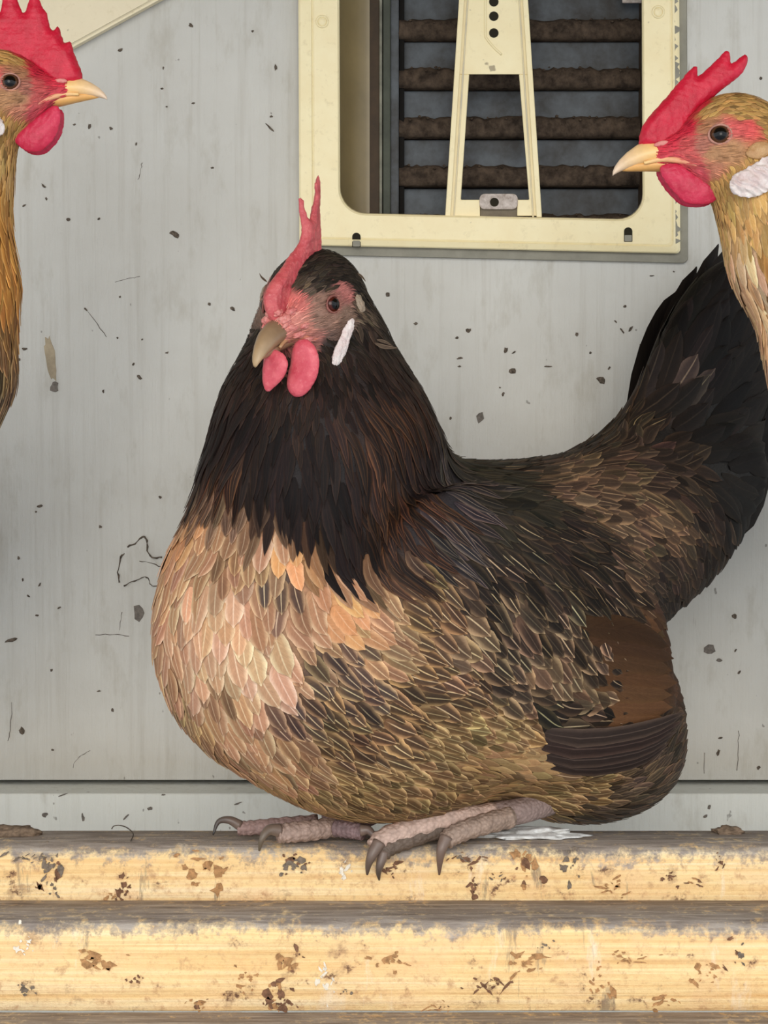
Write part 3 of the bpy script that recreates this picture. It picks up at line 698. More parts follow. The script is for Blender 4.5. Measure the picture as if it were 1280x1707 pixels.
def mat_scale():
    t = NT('scaly_leg_skin'); at = t.n('ShaderNodeVertexColor', layer_name='col'); o = t.coords('Object')
    v = t.n('ShaderNodeTexVoronoi', {'Scale': 420.0}); t.set(v, 'Vector', o); n = t.noise(o, 160, 5, 0.7)
    k = t.math('ADD', t.math('MULTIPLY', n, 0.9), t.math('ADD', t.math('MULTIPLY', v.outputs['Distance'], -0.35), 0.72))
    sc = t.n('ShaderNodeVectorMath', {0: at.outputs[0]}, operation='SCALE'); t.set(sc, 'Scale', k)
    t.bump(t.math('ADD', t.math('MULTIPLY', v.outputs['Distance'], -1.0), n), 0.7, 0.0012); return t.out(sc.outputs[0], 0.6, 0.3)
M_SCALE = mat_scale()
def mat_eye():
    t = NT('eye'); at = t.n('ShaderNodeVertexColor', layer_name='col')
    t.b.inputs['Coat Weight'].default_value = 0.12; t.b.inputs['Coat Roughness'].default_value = 0.05
    return t.out(at.outputs[0], 0.12, 0.25)
M_EYE = mat_eye()

# ------------------------------------------------------------------ feather kinds
# length, width (photo px at the hen), pointedness, base, centre, centre amount, edge, edge amount, shaft, shaft amount, spacing px, lift, tract
TRACTS = ['head', 'neck', 'breast', 'back', 'wing', 'tail', 'skin']
def K(L, Wd, tip, base, cen, ca, edge, ea, shaft, sa, spc, lift, tract, var=0.16):
    return np.concatenate([[L, Wd, tip], lin(base), lin(cen), [ca], lin(edge), [ea], lin(shaft), [sa], [spc, lift, var]]), TRACTS.index(tract)
blk = (26, 20, 19)
KIND = {
 'crown': K(20, 7, .8, (40, 32, 26), blk, .3, (84, 70, 54), .5, (90, 76, 60), .3, 6.5, .9, 'head', .4),
 'crownlite': K(18, 6, .8, (86, 70, 56), (56, 44, 36), .3, (150, 126, 104), .5, (120, 100, 80), .3, 6.5, .9, 'head', .4),
 'neckshort': K(38, 11, .7, (38, 26, 21), blk, .4, (70, 46, 33), .45, (72, 50, 38), .3, 10, 1.0, 'neck', .4),
 'hack': K(92, 19, .85, (31, 22, 20), (20, 15, 15), .6, (54, 36, 28), .45, (50, 34, 28), .5, 17, 1.0, 'neck', .35),
 'hackR': K(96, 19, .85, (50, 32, 24), (24, 17, 16), .75, (104, 66, 42), .7, (112, 76, 52), .6, 17, 1.0, 'neck', .45),
 'hackG': K(92, 22, .8, (46, 40, 42), (26, 23, 26), .7, (124, 104, 88), .6, (160, 140, 120), .7, 18, 1.0, 'neck', .35),
 'mixneck': K(60, 22, .6, (112, 84, 66), (60, 44, 38), .6, (168, 132, 104), .7, (170, 140, 116), .6, 17, 1.0, 'breast', .3),
 'tan': K(72, 36, .35, (182, 134, 98), (164, 118, 88), .6, (232, 196, 156), .95, (230, 198, 162), .7, 21.5, 1.1, 'breast', .14),
 'tanlite': K(72, 37, .3, (198, 152, 116), (184, 138, 106), .5, (238, 206, 170), .95, (236, 206, 172), .7, 21.5, 1.1, 'breast', .12),
 'orange': K(64, 32, .3, (206, 148, 98), (196, 138, 92), .4, (224, 176, 130), .7, (228, 190, 148), .6, 19, 1.0, 'breast', .12),
 'tanmot': K(60, 29, .35, (160, 118, 84), (112, 82, 62), .7, (212, 172, 128), .85, (220, 186, 144), .7, 18, 1.0, 'breast', .2),
 'dark': K(58, 29, .35, (96, 72, 58), (58, 48, 46), .85, (196, 156, 116), .85, (214, 184, 146), .85, 18, 1.1, 'breast', .22),
 'side': K(60, 32, .4, (104, 75, 51), (56, 43, 34), .8, (196, 152, 104), .85, (222, 188, 142), .8, 18, 1.3, 'breast', .25),
 'belly': K(52, 29, .35, (138, 104, 68), (76, 58, 38), .8, (206, 172, 120), .9, (206, 176, 126), .5, 15, 1.2, 'breast', .22),
 'bellyfluff': K(40, 16, .6, (158, 122, 82), (128, 98, 66), .4, (186, 152, 106), .5, (180, 146, 104), .3, 12, 1.2, 'breast', .25),
 'rearfluff': K(46, 22, .5, (70, 56, 44), (44, 36, 30), .6, (128, 104, 80), .6, (140, 116, 92), .4, 14, 1.3, 'breast', .35),
 'back': K(62, 26, .5, (40, 31, 25), (28, 23, 19), .6, (84, 64, 46), .6, (176, 146, 108), .75, 17, 1.0, 'back', .35),
 'backgreen': K(62, 24, .5, (44, 38, 28), (30, 27, 22), .6, (70, 62, 46), .5, (120, 108, 84), .5, 17, 1.0, 'back', .35),
 'saddle': K(64, 34, .3, (92, 70, 54), (56, 44, 35), .65, (164, 128, 94), .75, (196, 160, 122), .6, 18, 1.2, 'back', .3),
 'saddledark': K(62, 30, .4, (52, 40, 32), (34, 28, 24), .6, (96, 76, 58), .6, (130, 108, 84), .5, 17, 1.1, 'back', .35),
 'covert': K(70, 36, .25, (84, 64, 50), (34, 27, 22), .9, (176, 142, 108), .75, (210, 178, 140), .8, 20, 1.6, 'wing', .32),
 'covertdark': K(68, 32, .4, (46, 36, 29), (27, 22, 19), .7, (98, 76, 56), .55, (206, 176, 136), .85, 19, 1.3, 'wing', .3),
 'coverttan': K(68, 40, .2, (122, 94, 70), (60, 46, 36), .7, (200, 164, 124), .7, (216, 186, 146), .7, 20, 1.6, 'wing', .2),
 'wingplain': K(60, 30, .3, (84, 56, 34), (70, 46, 30), .5, (98, 66, 40), .4, (96, 66, 42), .3, 18, .9, 'wing', .2),
 'tailcov': K(130, 44, .35, (24, 19, 16), (18, 15, 14), .5, (36, 28, 22), .4, (44, 36, 30), .4, 27, .8, 'tail', .35),
 'tailcovlite': K(100, 44, .3, (74, 60, 54), (48, 40, 38), .6, (110, 92, 80), .5, (170, 146, 120), .6, 26, .9, 'tail', .3),
 # the two speckled hens at the sides
 's_head': K(17, 7, .7, (178, 136, 78), (160, 116, 60), .3, (206, 168, 112), .5, (206, 170, 116), .3, 6.5, .9, 'head', .25),
 's_neck': K(40, 13, .6, (192, 150, 92), (176, 128, 66), .4, (218, 182, 128), .5, (214, 176, 124), .3, 10.5, 1.0, 'neck', .25),
 's_gold': K(64, 19, .6, (198, 138, 66), (148, 90, 40), .7, (222, 168, 100), .6, (214, 164, 100), .4, 15, 1.0, 'neck', .3),
 's_spot': K(60, 22, .5, (150, 104, 58), (70, 52, 36), .8, (206, 166, 116), .7, (206, 172, 124), .5, 16, 1.0, 'neck', .35),
 's_pink': K(60, 22, .5, (214, 176, 138), (180, 136, 98), .5, (232, 204, 172), .6, (228, 200, 168), .4, 16, 1.0, 'neck', .2),
 's_dark': K(66, 28, .4, (112, 84, 58), (56, 46, 38), .8, (204, 174, 132), .8, (204, 174, 132), .5, 19, 1.1, 'breast', .3),
 's_back': K(84, 40, .4, (140, 104, 66), (84, 62, 42), .7, (196, 158, 108), .6, (190, 154, 108), .5, 32, 1.1, 'back', .3),
}
def SK(c):
    return np.concatenate([[20, 10, .5], lin(c), lin(c), [0], lin(c), [0], lin(c), [0], [6.5, .8, .1]]), TRACTS.index('skin')

class Guides:
    def __init__(s): s.pos, s.dir, s.par, s.tr = [], [], [], []
    def add(s, p, d, kind):
        par, tr = KIND[kind] if isinstance(kind, str) else kind
        s.pos.append(p); s.dir.append(unit(d)); s.par.append(par); s.tr.append(tr)
    def done(s):
        s.pos, s.dir, s.par, s.tr = np.array(s.pos), np.array(s.dir), np.array(s.par), np.array(s.tr)
        s.onehot = np.eye(len(TRACTS))[s.tr]; return s
    def w(s, P, plumes=False):
        P = np.asarray(P, np.float32); G = s.pos.astype(np.float32) 
        D = np.maximum((P * P).sum(1)[:, None] + (G * G).sum(1)[None] - 2 * P @ G.T, 0) * np.float32(1e4) + np.float32(.09)
        w = 1.0 / (D * D * D)
        if plumes: w = w * (s.tr != 6)[None].astype(np.float32)
        return w / w.sum(1, keepdims=True)
    def direction(s, P): return unit(s.w(P) @ s.dir)
    def params(s, P, plumes=False):
        w = s.w(P, plumes).astype(float); return w @ s.par, w @ s.onehot

US = np.array([-1, -.82, -.5, -.10, 0, .10, .5, .82, 1.0]); VS = np.array([0, .14, .3, .46, .6, .72, .83, .92, 1.0])
M_, K_ = len(US), len(VS)
QF = np.array([(k * M_ + m, k * M_ + m + 1, (k + 1) * M_ + m + 1, (k + 1) * M_ + m) for k in range(K_ - 1) for m in range(M_ - 1)])
def width_profile(tip):
    v = VS[None]; t = tip[:, None]
    rise = np.clip(v / 0.35, 0, 1) ** 0.55 * 0.75 + 0.25
    rnd = np.where(v < .55, 1, np.sqrt(np.clip(1 - ((v - .55) / .455) ** 2, 0, 1)))
    pnt = np.clip(1 - (np.clip(v - .25, 0, 1) / .755) ** 1.5, 0, 1)
    return rise * (rnd * (1 - t) + pnt * t)
def feather_colors(par, n, jitter):
    base, cen, ca, edge, ea, sh, sa = par[:, 3:6], par[:, 6:9], par[:, 9], par[:, 10:13], par[:, 13], par[:, 14:17], par[:, 17]
    v = VS[None, :, None]; u = np.abs(US)[None, None, :]
    tipd = np.clip((v - .80) / .20, 0, 1)
    em = np.clip((np.maximum(u, tipd * (1 - .2 * u)) - .55) / .4, 0, 1) ** 1.3 * np.clip(v / .25, 0, 1)
    cm = np.clip(1 - u / .85, 0, 1) * np.clip((v - .15) / .3, 0, 1) * np.clip((1.02 - v) / .18, 0, 1)
    sm = (np.abs(US) < .01)[None, None, :] * np.clip(v / .3, 0, 1) * np.ones_like(em)
    def mixc(c, d, m): return c + (d - c) * m[..., None]
    c = np.broadcast_to(base[:, None, None, :], (n, K_, M_, 3)).copy()
    c = mixc(c, cen[:, None, None, :], np.clip(cm * 1.6, 0, 1) * ca[:, None, None])
    c = mixc(c, edge[:, None, None, :], em * ea[:, None, None])
    c = mixc(c, sh[:, None, None, :], sm * sa[:, None, None])
    return c * jitter[:, None, None, :]
def conform(field, spine, width, h, droop, par_tip, r):
    """spine (N,K,3) on the surface -> vane grid (N,K,M,3) following the body"""
    N = len(spine); T = np.gradient(spine, axis=1); T = unit(T)
    Nn = unit(field.g(spine.reshape(-1, 3))).reshape(N, K_, 3); S = np.cross(Nn, T)
    w = width_profile(par_tip) * width[:, None] * 0.5
    w = w * (1 + r.normal(0, .05, w.shape))
    G = spine[:, :, None, :] + S[:, :, None, :] * (w[:, :, None] * US[None, None, :])[..., None]
    back = (np.abs(US) ** 2)[None, None, :] * (VS ** 2)[None, :, None] * width[:, None, None] * 0.10
    G = G - T[:, :, None, :] * back[..., None]
    hh = h[:, :, None] - droop[:, None, None] * (np.abs(US) ** 2)[None, None, :]
    G2 = field.proj(G.reshape(-1, 3), hh.reshape(-1), 2).reshape(N, K_, M_, 3)
    return G2, Nn
def grow(field, guides, roots, par, r):
    N = len(roots); L = par[:, 0] * PX * r.uniform(.85, 1.15, N); Wd = par[:, 1] * PX * r.uniform(.88, 1.12, N)
    off = r.uniform(0, .0006, N) * np.clip(L / .02, .3, 1); lift = par[:, 19] * L * .055
    h = .0003 + off[:, None] + lift[:, None] * VS[None] ** 1.4
    tw = r.normal(0, .10, N)
    p = field.proj(roots, h[:, 0]); sp = [p]
    for k in range(1, K_):
        d = guides.direction(p); n = unit(field.g(p)); d = unit(d - (d * n).sum(-1, keepdims=True) * n)
        d = unit(d + np.cross(n, d) * tw[:, None])
        p = field.proj(p + d * (L * (VS[k] - VS[k - 1]))[:, None], h[:, k], 2); sp.append(p)
    G, Nn = conform(field, np.stack(sp, 1), Wd, h, Wd * .045, par[:, 2], r)
    return G, Nn, L
def feather_mesh(name, G, C, parent, u0=0.0, mat=None):
    uv = np.stack(np.meshgrid(VS, US, indexing='ij')[::-1], -1).reshape(-1, 2)
    return mesh_obj(name, G.reshape(-1, 3), QF, mat or M_FEATHER, parent, True, C.reshape(-1, 3), uv)
def feather_bulk(name, Gs, Cs, parent):
    n = len(Gs)
    if not n: return None
    V = np.concatenate([g.reshape(-1, 3) for g in Gs]); C = np.concatenate([c.reshape(-1, 3) for c in Cs])
    F = (QF[None] + (np.arange(n) * M_ * K_)[:, None, None]).reshape(-1, 4)
    uv = np.tile(np.stack(np.meshgrid(VS, US, indexing='ij')[::-1], -1).reshape(-1, 2), (n, 1))
    return tag(mesh_obj(name, V, F, M_FEATHER, parent, True, C, uv), kind='stuff')
def project_px(P):
    d = P - CAM; z = d @ FW
    return CX + FPX * (d @ RT) / z, CY - FPX * (d @ UPV) / z

def body_and_plumage(hen, field, guides, box, fine, coarse_s, fine_s, seed, indiv_max=300, skinpaint=None):
    r = np.random.default_rng(seed)
    (x0, x1, y0, y1, z0, z1) = box; (fx0, fx1, fy0, fy1, fz0, fz1) = fine
    V, Q = nets(field.f, axis(x0, x1, fx0, fx1, coarse_s, fine_s), axis(y0, y1, fy0, fy1, coarse_s, fine_s), axis(z0, z1, fz0, fz1, coarse_s, fine_s))
    V = field.proj(V, 0.0, 2)
    par, tr = guides.params(V)
    cols = par[:, 3:6] * .6 + par[:, 6:9] * .4
    body = mesh_obj('body', V, Q, M_BODY, hen, True, cols)
    # scatter feather roots
    tri = np.vstack([Q[:, [0, 1, 2]], Q[:, [0, 2, 3]]]); A, B, Cc = V[tri[:, 0]], V[tri[:, 1]], V[tri[:, 2]]
    ar = np.linalg.norm(np.cross(B - A, Cc - A), axis=1) * .5
    sv = par[:, 18]; dens = ar / (sv[tri].mean(1) * PX) ** 2
    n = int(dens.sum() * 5); pick = r.choice(len(tri), n, p=dens / dens.sum()); a, b = r.random(n), r.random(n)
    fl = a + b > 1; a[fl], b[fl] = 1 - a[fl], 1 - b[fl]
    P = A[pick] + a[:, None] * (B - A)[pick] + b[:, None] * (Cc - A)[pick]
    par, tr = guides.params(P + r.normal(0, .0035, P.shape), True); par2, tr2 = guides.params(P)
    ok = tr2[:, TRACTS.index('skin')] < .5; P, par, tr = P[ok], par[ok], tr[ok]
    cell = 0.010; grid = {}; keep = []
    rad = par[:, 18] * PX
    for i in range(len(P)):
        p = P[i]; key = (int(p[0] // cell), int(p[1] // cell), int(p[2] // cell)); good = True; ri = rad[i]
        for dx in (-1, 0, 1):
            for dy in (-1, 0, 1):
                for dz in (-1, 0, 1):
                    for j in grid.get((key[0] + dx, key[1] + dy, key[2] + dz), ()):
                        q = P[j]; m = min(ri, rad[j])
                        if (p[0] - q[0]) ** 2 + (p[1] - q[1]) ** 2 + (p[2] - q[2]) ** 2 < m * m: good = False; break
                    if not good: break
                if not good: break
            if not good: break
        if good: keep.append(i); grid.setdefault(key, []).append(i)
    P, par, tr = P[keep], par[keep], tr[keep]; N = len(P)
    bw = (tr[:, 3] + tr[:, 4]) > .5; par[:, 17] *= np.where(bw & (r.random(N) < .55), .12, 1.0)
    G, Nn, L = grow(field, guides, P, par, r)
    br = 1 + r.normal(0, 1, (N, 1)) * par[:, 20:21]; tint = 1 + r.normal(0, .04, (N, 3))
    C = np.clip(feather_colors(par, N, np.clip(br, .45, 1.6) * tint), 0.001, .9)
    mid = G[:, 6, 4]; vis = ((mid - CAM) * Nn[:, 6]).sum(-1) < 0
    px, py = project_px(mid); vis &= (px > -20) & (px < 1300) & (py > -20) & (py < 1720)
    which = tr[:, :6].argmax(1); bulk = np.ones(N, bool); size = L * par[:, 1]
    names = ['head_feather', 'neck_feather', 'breast_feather', 'back_feather', 'wing_feather', 'tail_covert']
    for k in range(1, 6):
        idx = np.where(vis & (which == k))[0]; idx = idx[np.argsort(-size[idx])][:indiv_max]
        for i in idx: feather_mesh(names[k], G[i], C[i], hen)
        bulk[idx] = False
    # fine bristles on the bare face
    sk = np.where(guides.params(V)[1][:, 6] > .5)[0]; sk = r.choice(sk, min(900, len(sk)), replace=False)
    bp = guides.params(V[sk])[0]; bp[:, 0] = 13; bp[:, 1] = 1.7; bp[:, 2] = .8; bp[:, 19] = 1.4; bp[:, 18] = 5
    BG, _, _ = grow(field, guides, V[sk], bp, r); bc = np.clip(feather_colors(bp, len(sk), np.clip(1.12 + r.normal(0, .3, (len(sk), 1)), .5, 1.7) * np.ones((1, 3))), 0, .9)
    feather_bulk('face_bristles', BG, bc, hen)
    hd = bulk & (which == 0)
    feather_bulk('head_plumage', G[hd], C[hd], hen); rest = bulk & ~hd
    feather_bulk('plumage', G[rest], C[rest], hen)
    print('hen', N, 'feathers', (~bulk).sum(), 'single', len(V), 'body verts')
    return body
def guided_feather(hen, field, name, pxs, width, kind, h0, h1, seed, mul=1.0, tip=None, ex=.6):
    r = np.random.default_rng(seed)
    P = spline([field.trace(x, y) for x, y in pxs], K_ * 3)
    s = np.concatenate([[0], np.cumsum(np.linalg.norm(np.diff(P, axis=0), axis=1))]); s /= s[-1]
    sp = np.stack([np.interp(VS, s, P[:, i]) for i in range(3)], 1)[None]
    h = (h0 + (h1 - h0) * VS ** ex)[None]; sp = field.proj(sp.reshape(-1, 3), h.reshape(-1), 2)[None]
    par = KIND[kind][0][None].copy()
    G, _ = conform(field, sp, np.array([width * PX]), h, np.array([width * PX * .04]), np.array([par[0, 2] if tip is None else tip]), r)
    C = feather_colors(par, 1, np.full((1, 3), mul) * (1 + r.normal(0, .03, (1, 3))))
    return feather_mesh(name, G[0], C[0], hen)
def free_feather(hen, name, pts, width, nrm, kind, mul=1.0, tip=.25, cup=.12, seed=0):
    r = np.random.default_rng(seed); P = spline(pts, K_ * 3)
    s = np.concatenate([[0], np.cumsum(np.linalg.norm(np.diff(P, axis=0), axis=1))]); s /= s[-1]
    sp = np.stack([np.interp(VS, s, P[:, i]) for i in range(3)], 1); T = unit(np.gradient(sp, axis=0))
    S = unit(np.cross(np.broadcast_to(nrm, T.shape), T)); Nn = np.cross(T, S)
    w = (width_profile(np.array([tip]))[0] * width * .5)
    G = sp[:, None] + S[:, None] * (w[:, None] * US[None])[..., None] - Nn[:, None] * (cup * width * (US ** 2)[None] * (w[:, None] / width * 2))[..., None]
    G = G - T[:, None] * ((US ** 2)[None] * (VS ** 2)[:, None] * width * .12)[..., None]
    C = feather_colors(KIND[kind][0][None], 1, np.full((1, 3), mul))
    return feather_mesh(name, G, C[0], hen)

# ------------------------------------------------------------------ head
class Head:
    def __init__(s, O, f, l, sc=1.0):
        s.O, s.f, s.l = np.asarray(O, float), unit(f), unit(l); s.u = np.cross(s.f, s.l); s.s = sc * 1e-3
    def __call__(s, a, l, b): return s.O + s.s * (a * s.f + l * s.l + b * s.u)
    def axes(s): return np.array([s.f, s.l, s.u])
    def field(s, F):
        ax = s.axes()
        F.ell(s(-3, 0, 2), np.array([27, 19, 22]) * s.s, ax, .012)
        F.cone(s(8, 0, -3), s(35, 0, -7.5), 15 * s.s, 8.2 * s.s, .010)
        F.ell(s(4, 0, -13), np.array([20, 16.5, 12]) * s.s, ax, .010)
    def beak(s, hen, c_base, c_tip, c_low):
        # upper: a, top b, bottom b, half width
        up = [(26, -1, -12.5, 7.2), (34, .4, -13, 7.6), (42, -.6, -14.4, 7.2), (49, -3, -15.2, 6.2), (54.5, -7, -16.4, 4.7), (58.5, -11, -17.8, 3.3), (61, -14.6, -19, 2.0), (62, -17.2, -19.6, 1.0)]
        V = []; C = []; n = 16
        for i, (a, bt, bb, w) in enumerate(up):
            t = i / (len(up) - 1)
            for k in range(n):
                q = 2 * math.pi * k / n; x = math.cos(q); z = math.sin(q)
                xx = w * np.sign(x) * abs(x) ** .9 * (1 - .25 * max(z, 0)); zz = (bt + bb) / 2 + (bt - bb) / 2 * z * (1 if z > 0 else .9)
                V.append(s(a, xx, zz)); m = np.clip((t - .25) / .6, 0, 1); lo = np.clip(-z, 0, 1) * .45
                C.append(lin(c_base) * (1 - m) * (1 - lo) + lin(c_low) * lo * (1 - m) + lin(c_tip) * m)
        F = [(i * n + k, i * n + (k + 1) % n, (i + 1) * n + (k + 1) % n, (i + 1) * n + k) for i in range(len(up) - 1) for k in range(n)]
        F += [tuple(range(n))[::-1], tuple((len(up) - 1) * n + k for k in range(n))]
        ub = mesh_obj('upper_beak', V, F, M_HORN, hen, True, np.array(C))
        for sd in (-1, 1):
            bm = bmesh.new(); bmesh.ops.create_uvsphere(bm, u_segments=12, v_segments=8, radius=1)
            for v in bm.verts:
                p = s(37 + v.co.x * 4.0, sd * (6.9 + v.co.y * 1.0), -3.2 + v.co.z * 1.5 - v.co.x * .8); v.co = Vector(p)
            bm_obj('nostril', bm, M_CERE, ub, True)
        lo = [(22, -11, -17.0, 6.4), (34, -10.4, -17.4, 6.0), (43, -10.8, -17.2, 5.0), (50, -12, -17.2, 3.6), (54, -13.5, -17.2, 2.2), (57, -15, -17.0, .6)]
        V = []; C = []
        for i, (a, bt, bb, w) in enumerate(lo):
            for k in range(n):
                q = 2 * math.pi * k / n; V.append(s(a, w * math.cos(q), (bt + bb) / 2 + (bt - bb) / 2 * math.sin(q))); C.append(lin(c_low))
        F = [(i * n + k, i * n + (k + 1) % n, (i + 1) * n + (k + 1) % n, (i + 1) * n + k) for i in range(len(lo) - 1) for k in range(n)]
        F += [tuple(range(n))[::-1], tuple((len(lo) - 1) * n + k for k in range(n))]
        mesh_obj('lower_beak', V, F, M_HORN, hen, True, np.array(C))
    def gape(s, hen, field, col):
        for sd in (1, -1):
            P = np.array([s(46, 6.2 * sd, -13.4), s(40, 7.4 * sd, -13.2), s(33, 9.5 * sd, -13.2), s(27, 12 * sd, -14.5), s(20, 15 * sd, -16.5)])
            P[1:] = field.proj(P[1:], -.0007, 4); Q = spline(P, 18); v, f = tube(Q, (.5 + 1.3 * np.sin(np.linspace(.25, 2.9, 18))) * s.s, 8)
            t = np.repeat(np.linspace(0, 1, 18), 8)[:, None]; mesh_obj('gape', v, f, M_HORN, hen, True, lin(col) * (1 - t) + lin((220, 130, 110)) * t)
    def eyes(s, hen, field, iris, lid, rad=5.4, a=8, b=0):
        for sd in (1, -1):
            p = field.proj(s(a, sd * 21, b)[None], 0, 5)[0]; n = unit(field.g(p[None])[0]); n = unit(n * .6 + s.l * sd * .6); R = rad * s.s
            c = p - n * R * .45; e1 = unit(np.cross(n, s.u)); e2 = np.cross(n, e1); V = []; C = []; F = []; nu, nv = 20, 16
            for i in range(nv + 1):
                th = math.pi * i / nv
                for k in range(nu):
                    ph = 2 * math.pi * k / nu
                    V.append(c + R * (math.cos(th) * n + math.sin(th) * (math.cos(ph) * e1 + math.sin(ph) * e2)))
                    dg = math.degrees(th); C.append(lin((8, 5, 4)) if dg < 36 else lin(iris) if dg < 62 else lin((30, 18, 14)))
            for i in range(nv):
                for k in range(nu): F.append((i * nu + k, i * nu + (k + 1) % nu, (i + 1) * nu + (k + 1) % nu, (i + 1) * nu + k))
            ey = mesh_obj('eye', V, F, M_EYE, hen, True, np.array(C))
            th = np.linspace(0, 2 * math.pi, 33)
            q = c + n * R * .50
            P = np.array([q + R * .98 * (math.cos(x) * e1 * 1.08 + math.sin(x) * e2 * .92) for x in th])
            v, f = tube(P, np.full(33, .6 * s.s) * (1 + .15 * np.sin(th * 3)), 8, False)
            mesh_obj('eyelid', v, f, M_BODY, ey, True, np.tile(lin(lid), (len(v), 1)))
def place_blade(name, hen, outline, T, R, origin, ea, el, eb, mat, warp=None, res=.0007, per=4, nz=0.0, seed=0):
    V, Q = blade(np.asarray(outline, float), T, R, res, per)
    if warp is not None: V = warp(V)
    if nz: V = V + np.stack([vnoise(V, 900, seed + i) for i in range(3)], 1) * nz + np.stack([vnoise(V, 2200, seed + 9 + i) for i in range(3)], 1) * nz * .5
    Wd = origin + V[:, :1] * ea + V[:, 1:2] * el + V[:, 2:3] * eb
    return mesh_obj(name, Wd, Q, mat, hen, True)
def toe(hen_part, pts, radii, col0, name='toe', claw=None, ccol=(86, 72, 62)):
    P = spline(pts, 26); R = np.interp(np.linspace(0, 1, 26), np.linspace(0, 1, len(radii)), radii) * PX
    R = R * (1 + .07 * np.sin(np.arange(26) * 1.9)); v, f = tube(P, R, 14)
    c = lin(col0) * (1 + .15 * vnoise(np.array(v), 300, 4)[:, None]); o = mesh_obj(name, v, f, M_SCALE, hen_part, True, np.clip(c, 0, 1))
    if claw:
        P = spline(claw, 16); R = np.linspace(1, .10, 16) ** .8 * radii[-1] * .78 * PX; v, f = tube(P, R, 10)
        t = np.repeat(np.linspace(0, 1, 16), 10)[:, None]
        mesh_obj('claw', v, f, M_HORN, o, True, lin((120, 100, 88)) * (1 - t) + lin(ccol) * t)
    return o
# ------------------------------------------------------------------ the sitting hen
hen = tag(empty('hen'), 'dark brown hen with a tan breast sitting on the upper beam, facing the camera', 'chicken', 'hens')
PHI = math.radians(35); HD = np.array([-math.cos(PHI), -math.sin(PHI), 0]); LF = np.array([math.sin(PHI), -math.cos(PHI), 0]); UPZ = np.array([0, 0, 1.0])
HAX = np.array([HD, LF, UPZ])
yaw = math.radians(33); pit = math.radians(-18)
hf = np.array([-math.sin(yaw) * math.cos(pit), -math.cos(yaw) * math.cos(pit), math.sin(pit)]); hl = np.array([math.cos(yaw), -math.sin(yaw), 0])
HC = Head(W(522, 500, -.014), hf, hl, 1.0)
F = Field()
TC = W(700, 1075, .038)
F.ell(TC, (.142, .086, .094), HAX, .03)
F.ell(W(470, 1058, -.018), (.0695, .067, .073), HAX, .025)
F.ell(W(628, 1222, .020), (.070, .064, .044), HAX, .02)
F.ell(W(985, 1265, .078), (.046, .050, .031), HAX, .03)
F.ell(W(950, 1185, .080), (.066, .062, .056), HAX, .03)
F.cone(W(600, 940, .018), W(547, 750, .012), 200 * PX, 174 * PX, .03)
F.cone(W(547, 750, .012), W(533, 650, .009), 174 * PX, 130 * PX, .02)
F.cone(W(533, 650, .009), W(530, 565, .006), 130 * PX, 96 * PX, .02)
F.cone(W(530, 565, .006), W(522, 500, .003), 96 * PX, 77 * PX, .015)
F.cone(W(478, 965, .0), W(528, 760, .010), 190 * PX, 172 * PX, .02)
F.cone(W(840, 965, .065), W(1085, 850, .135), 190 * PX, 140 * PX, .04)
TX = unit(W(1240, 470, .20) - W(1110, 850, .15)); TL = unit(LF - (LF @ TX) * TX); TY = np.cross(TX, TL)
F.ell(W(1165, 690, .165), (.105, .050, .018), np.array([TX, TY, TL]), .04)
F.cone(W(1080, 900, .125), W(1210, 790, .165), 95 * PX, 62 * PX, .03)
HC.field(F)
wp = F.trace(905, 1060); wn = unit(F.g(wp[None])[0])
wa = unit(-HD * .86 - UPZ * .42); wa = unit(wa - (wa @ wn) * wn); wb = np.cross(wn, wa)
F.ell(wp - wn * .013, (.108, .076, .021), np.array([wa, wb, wn]), .012)

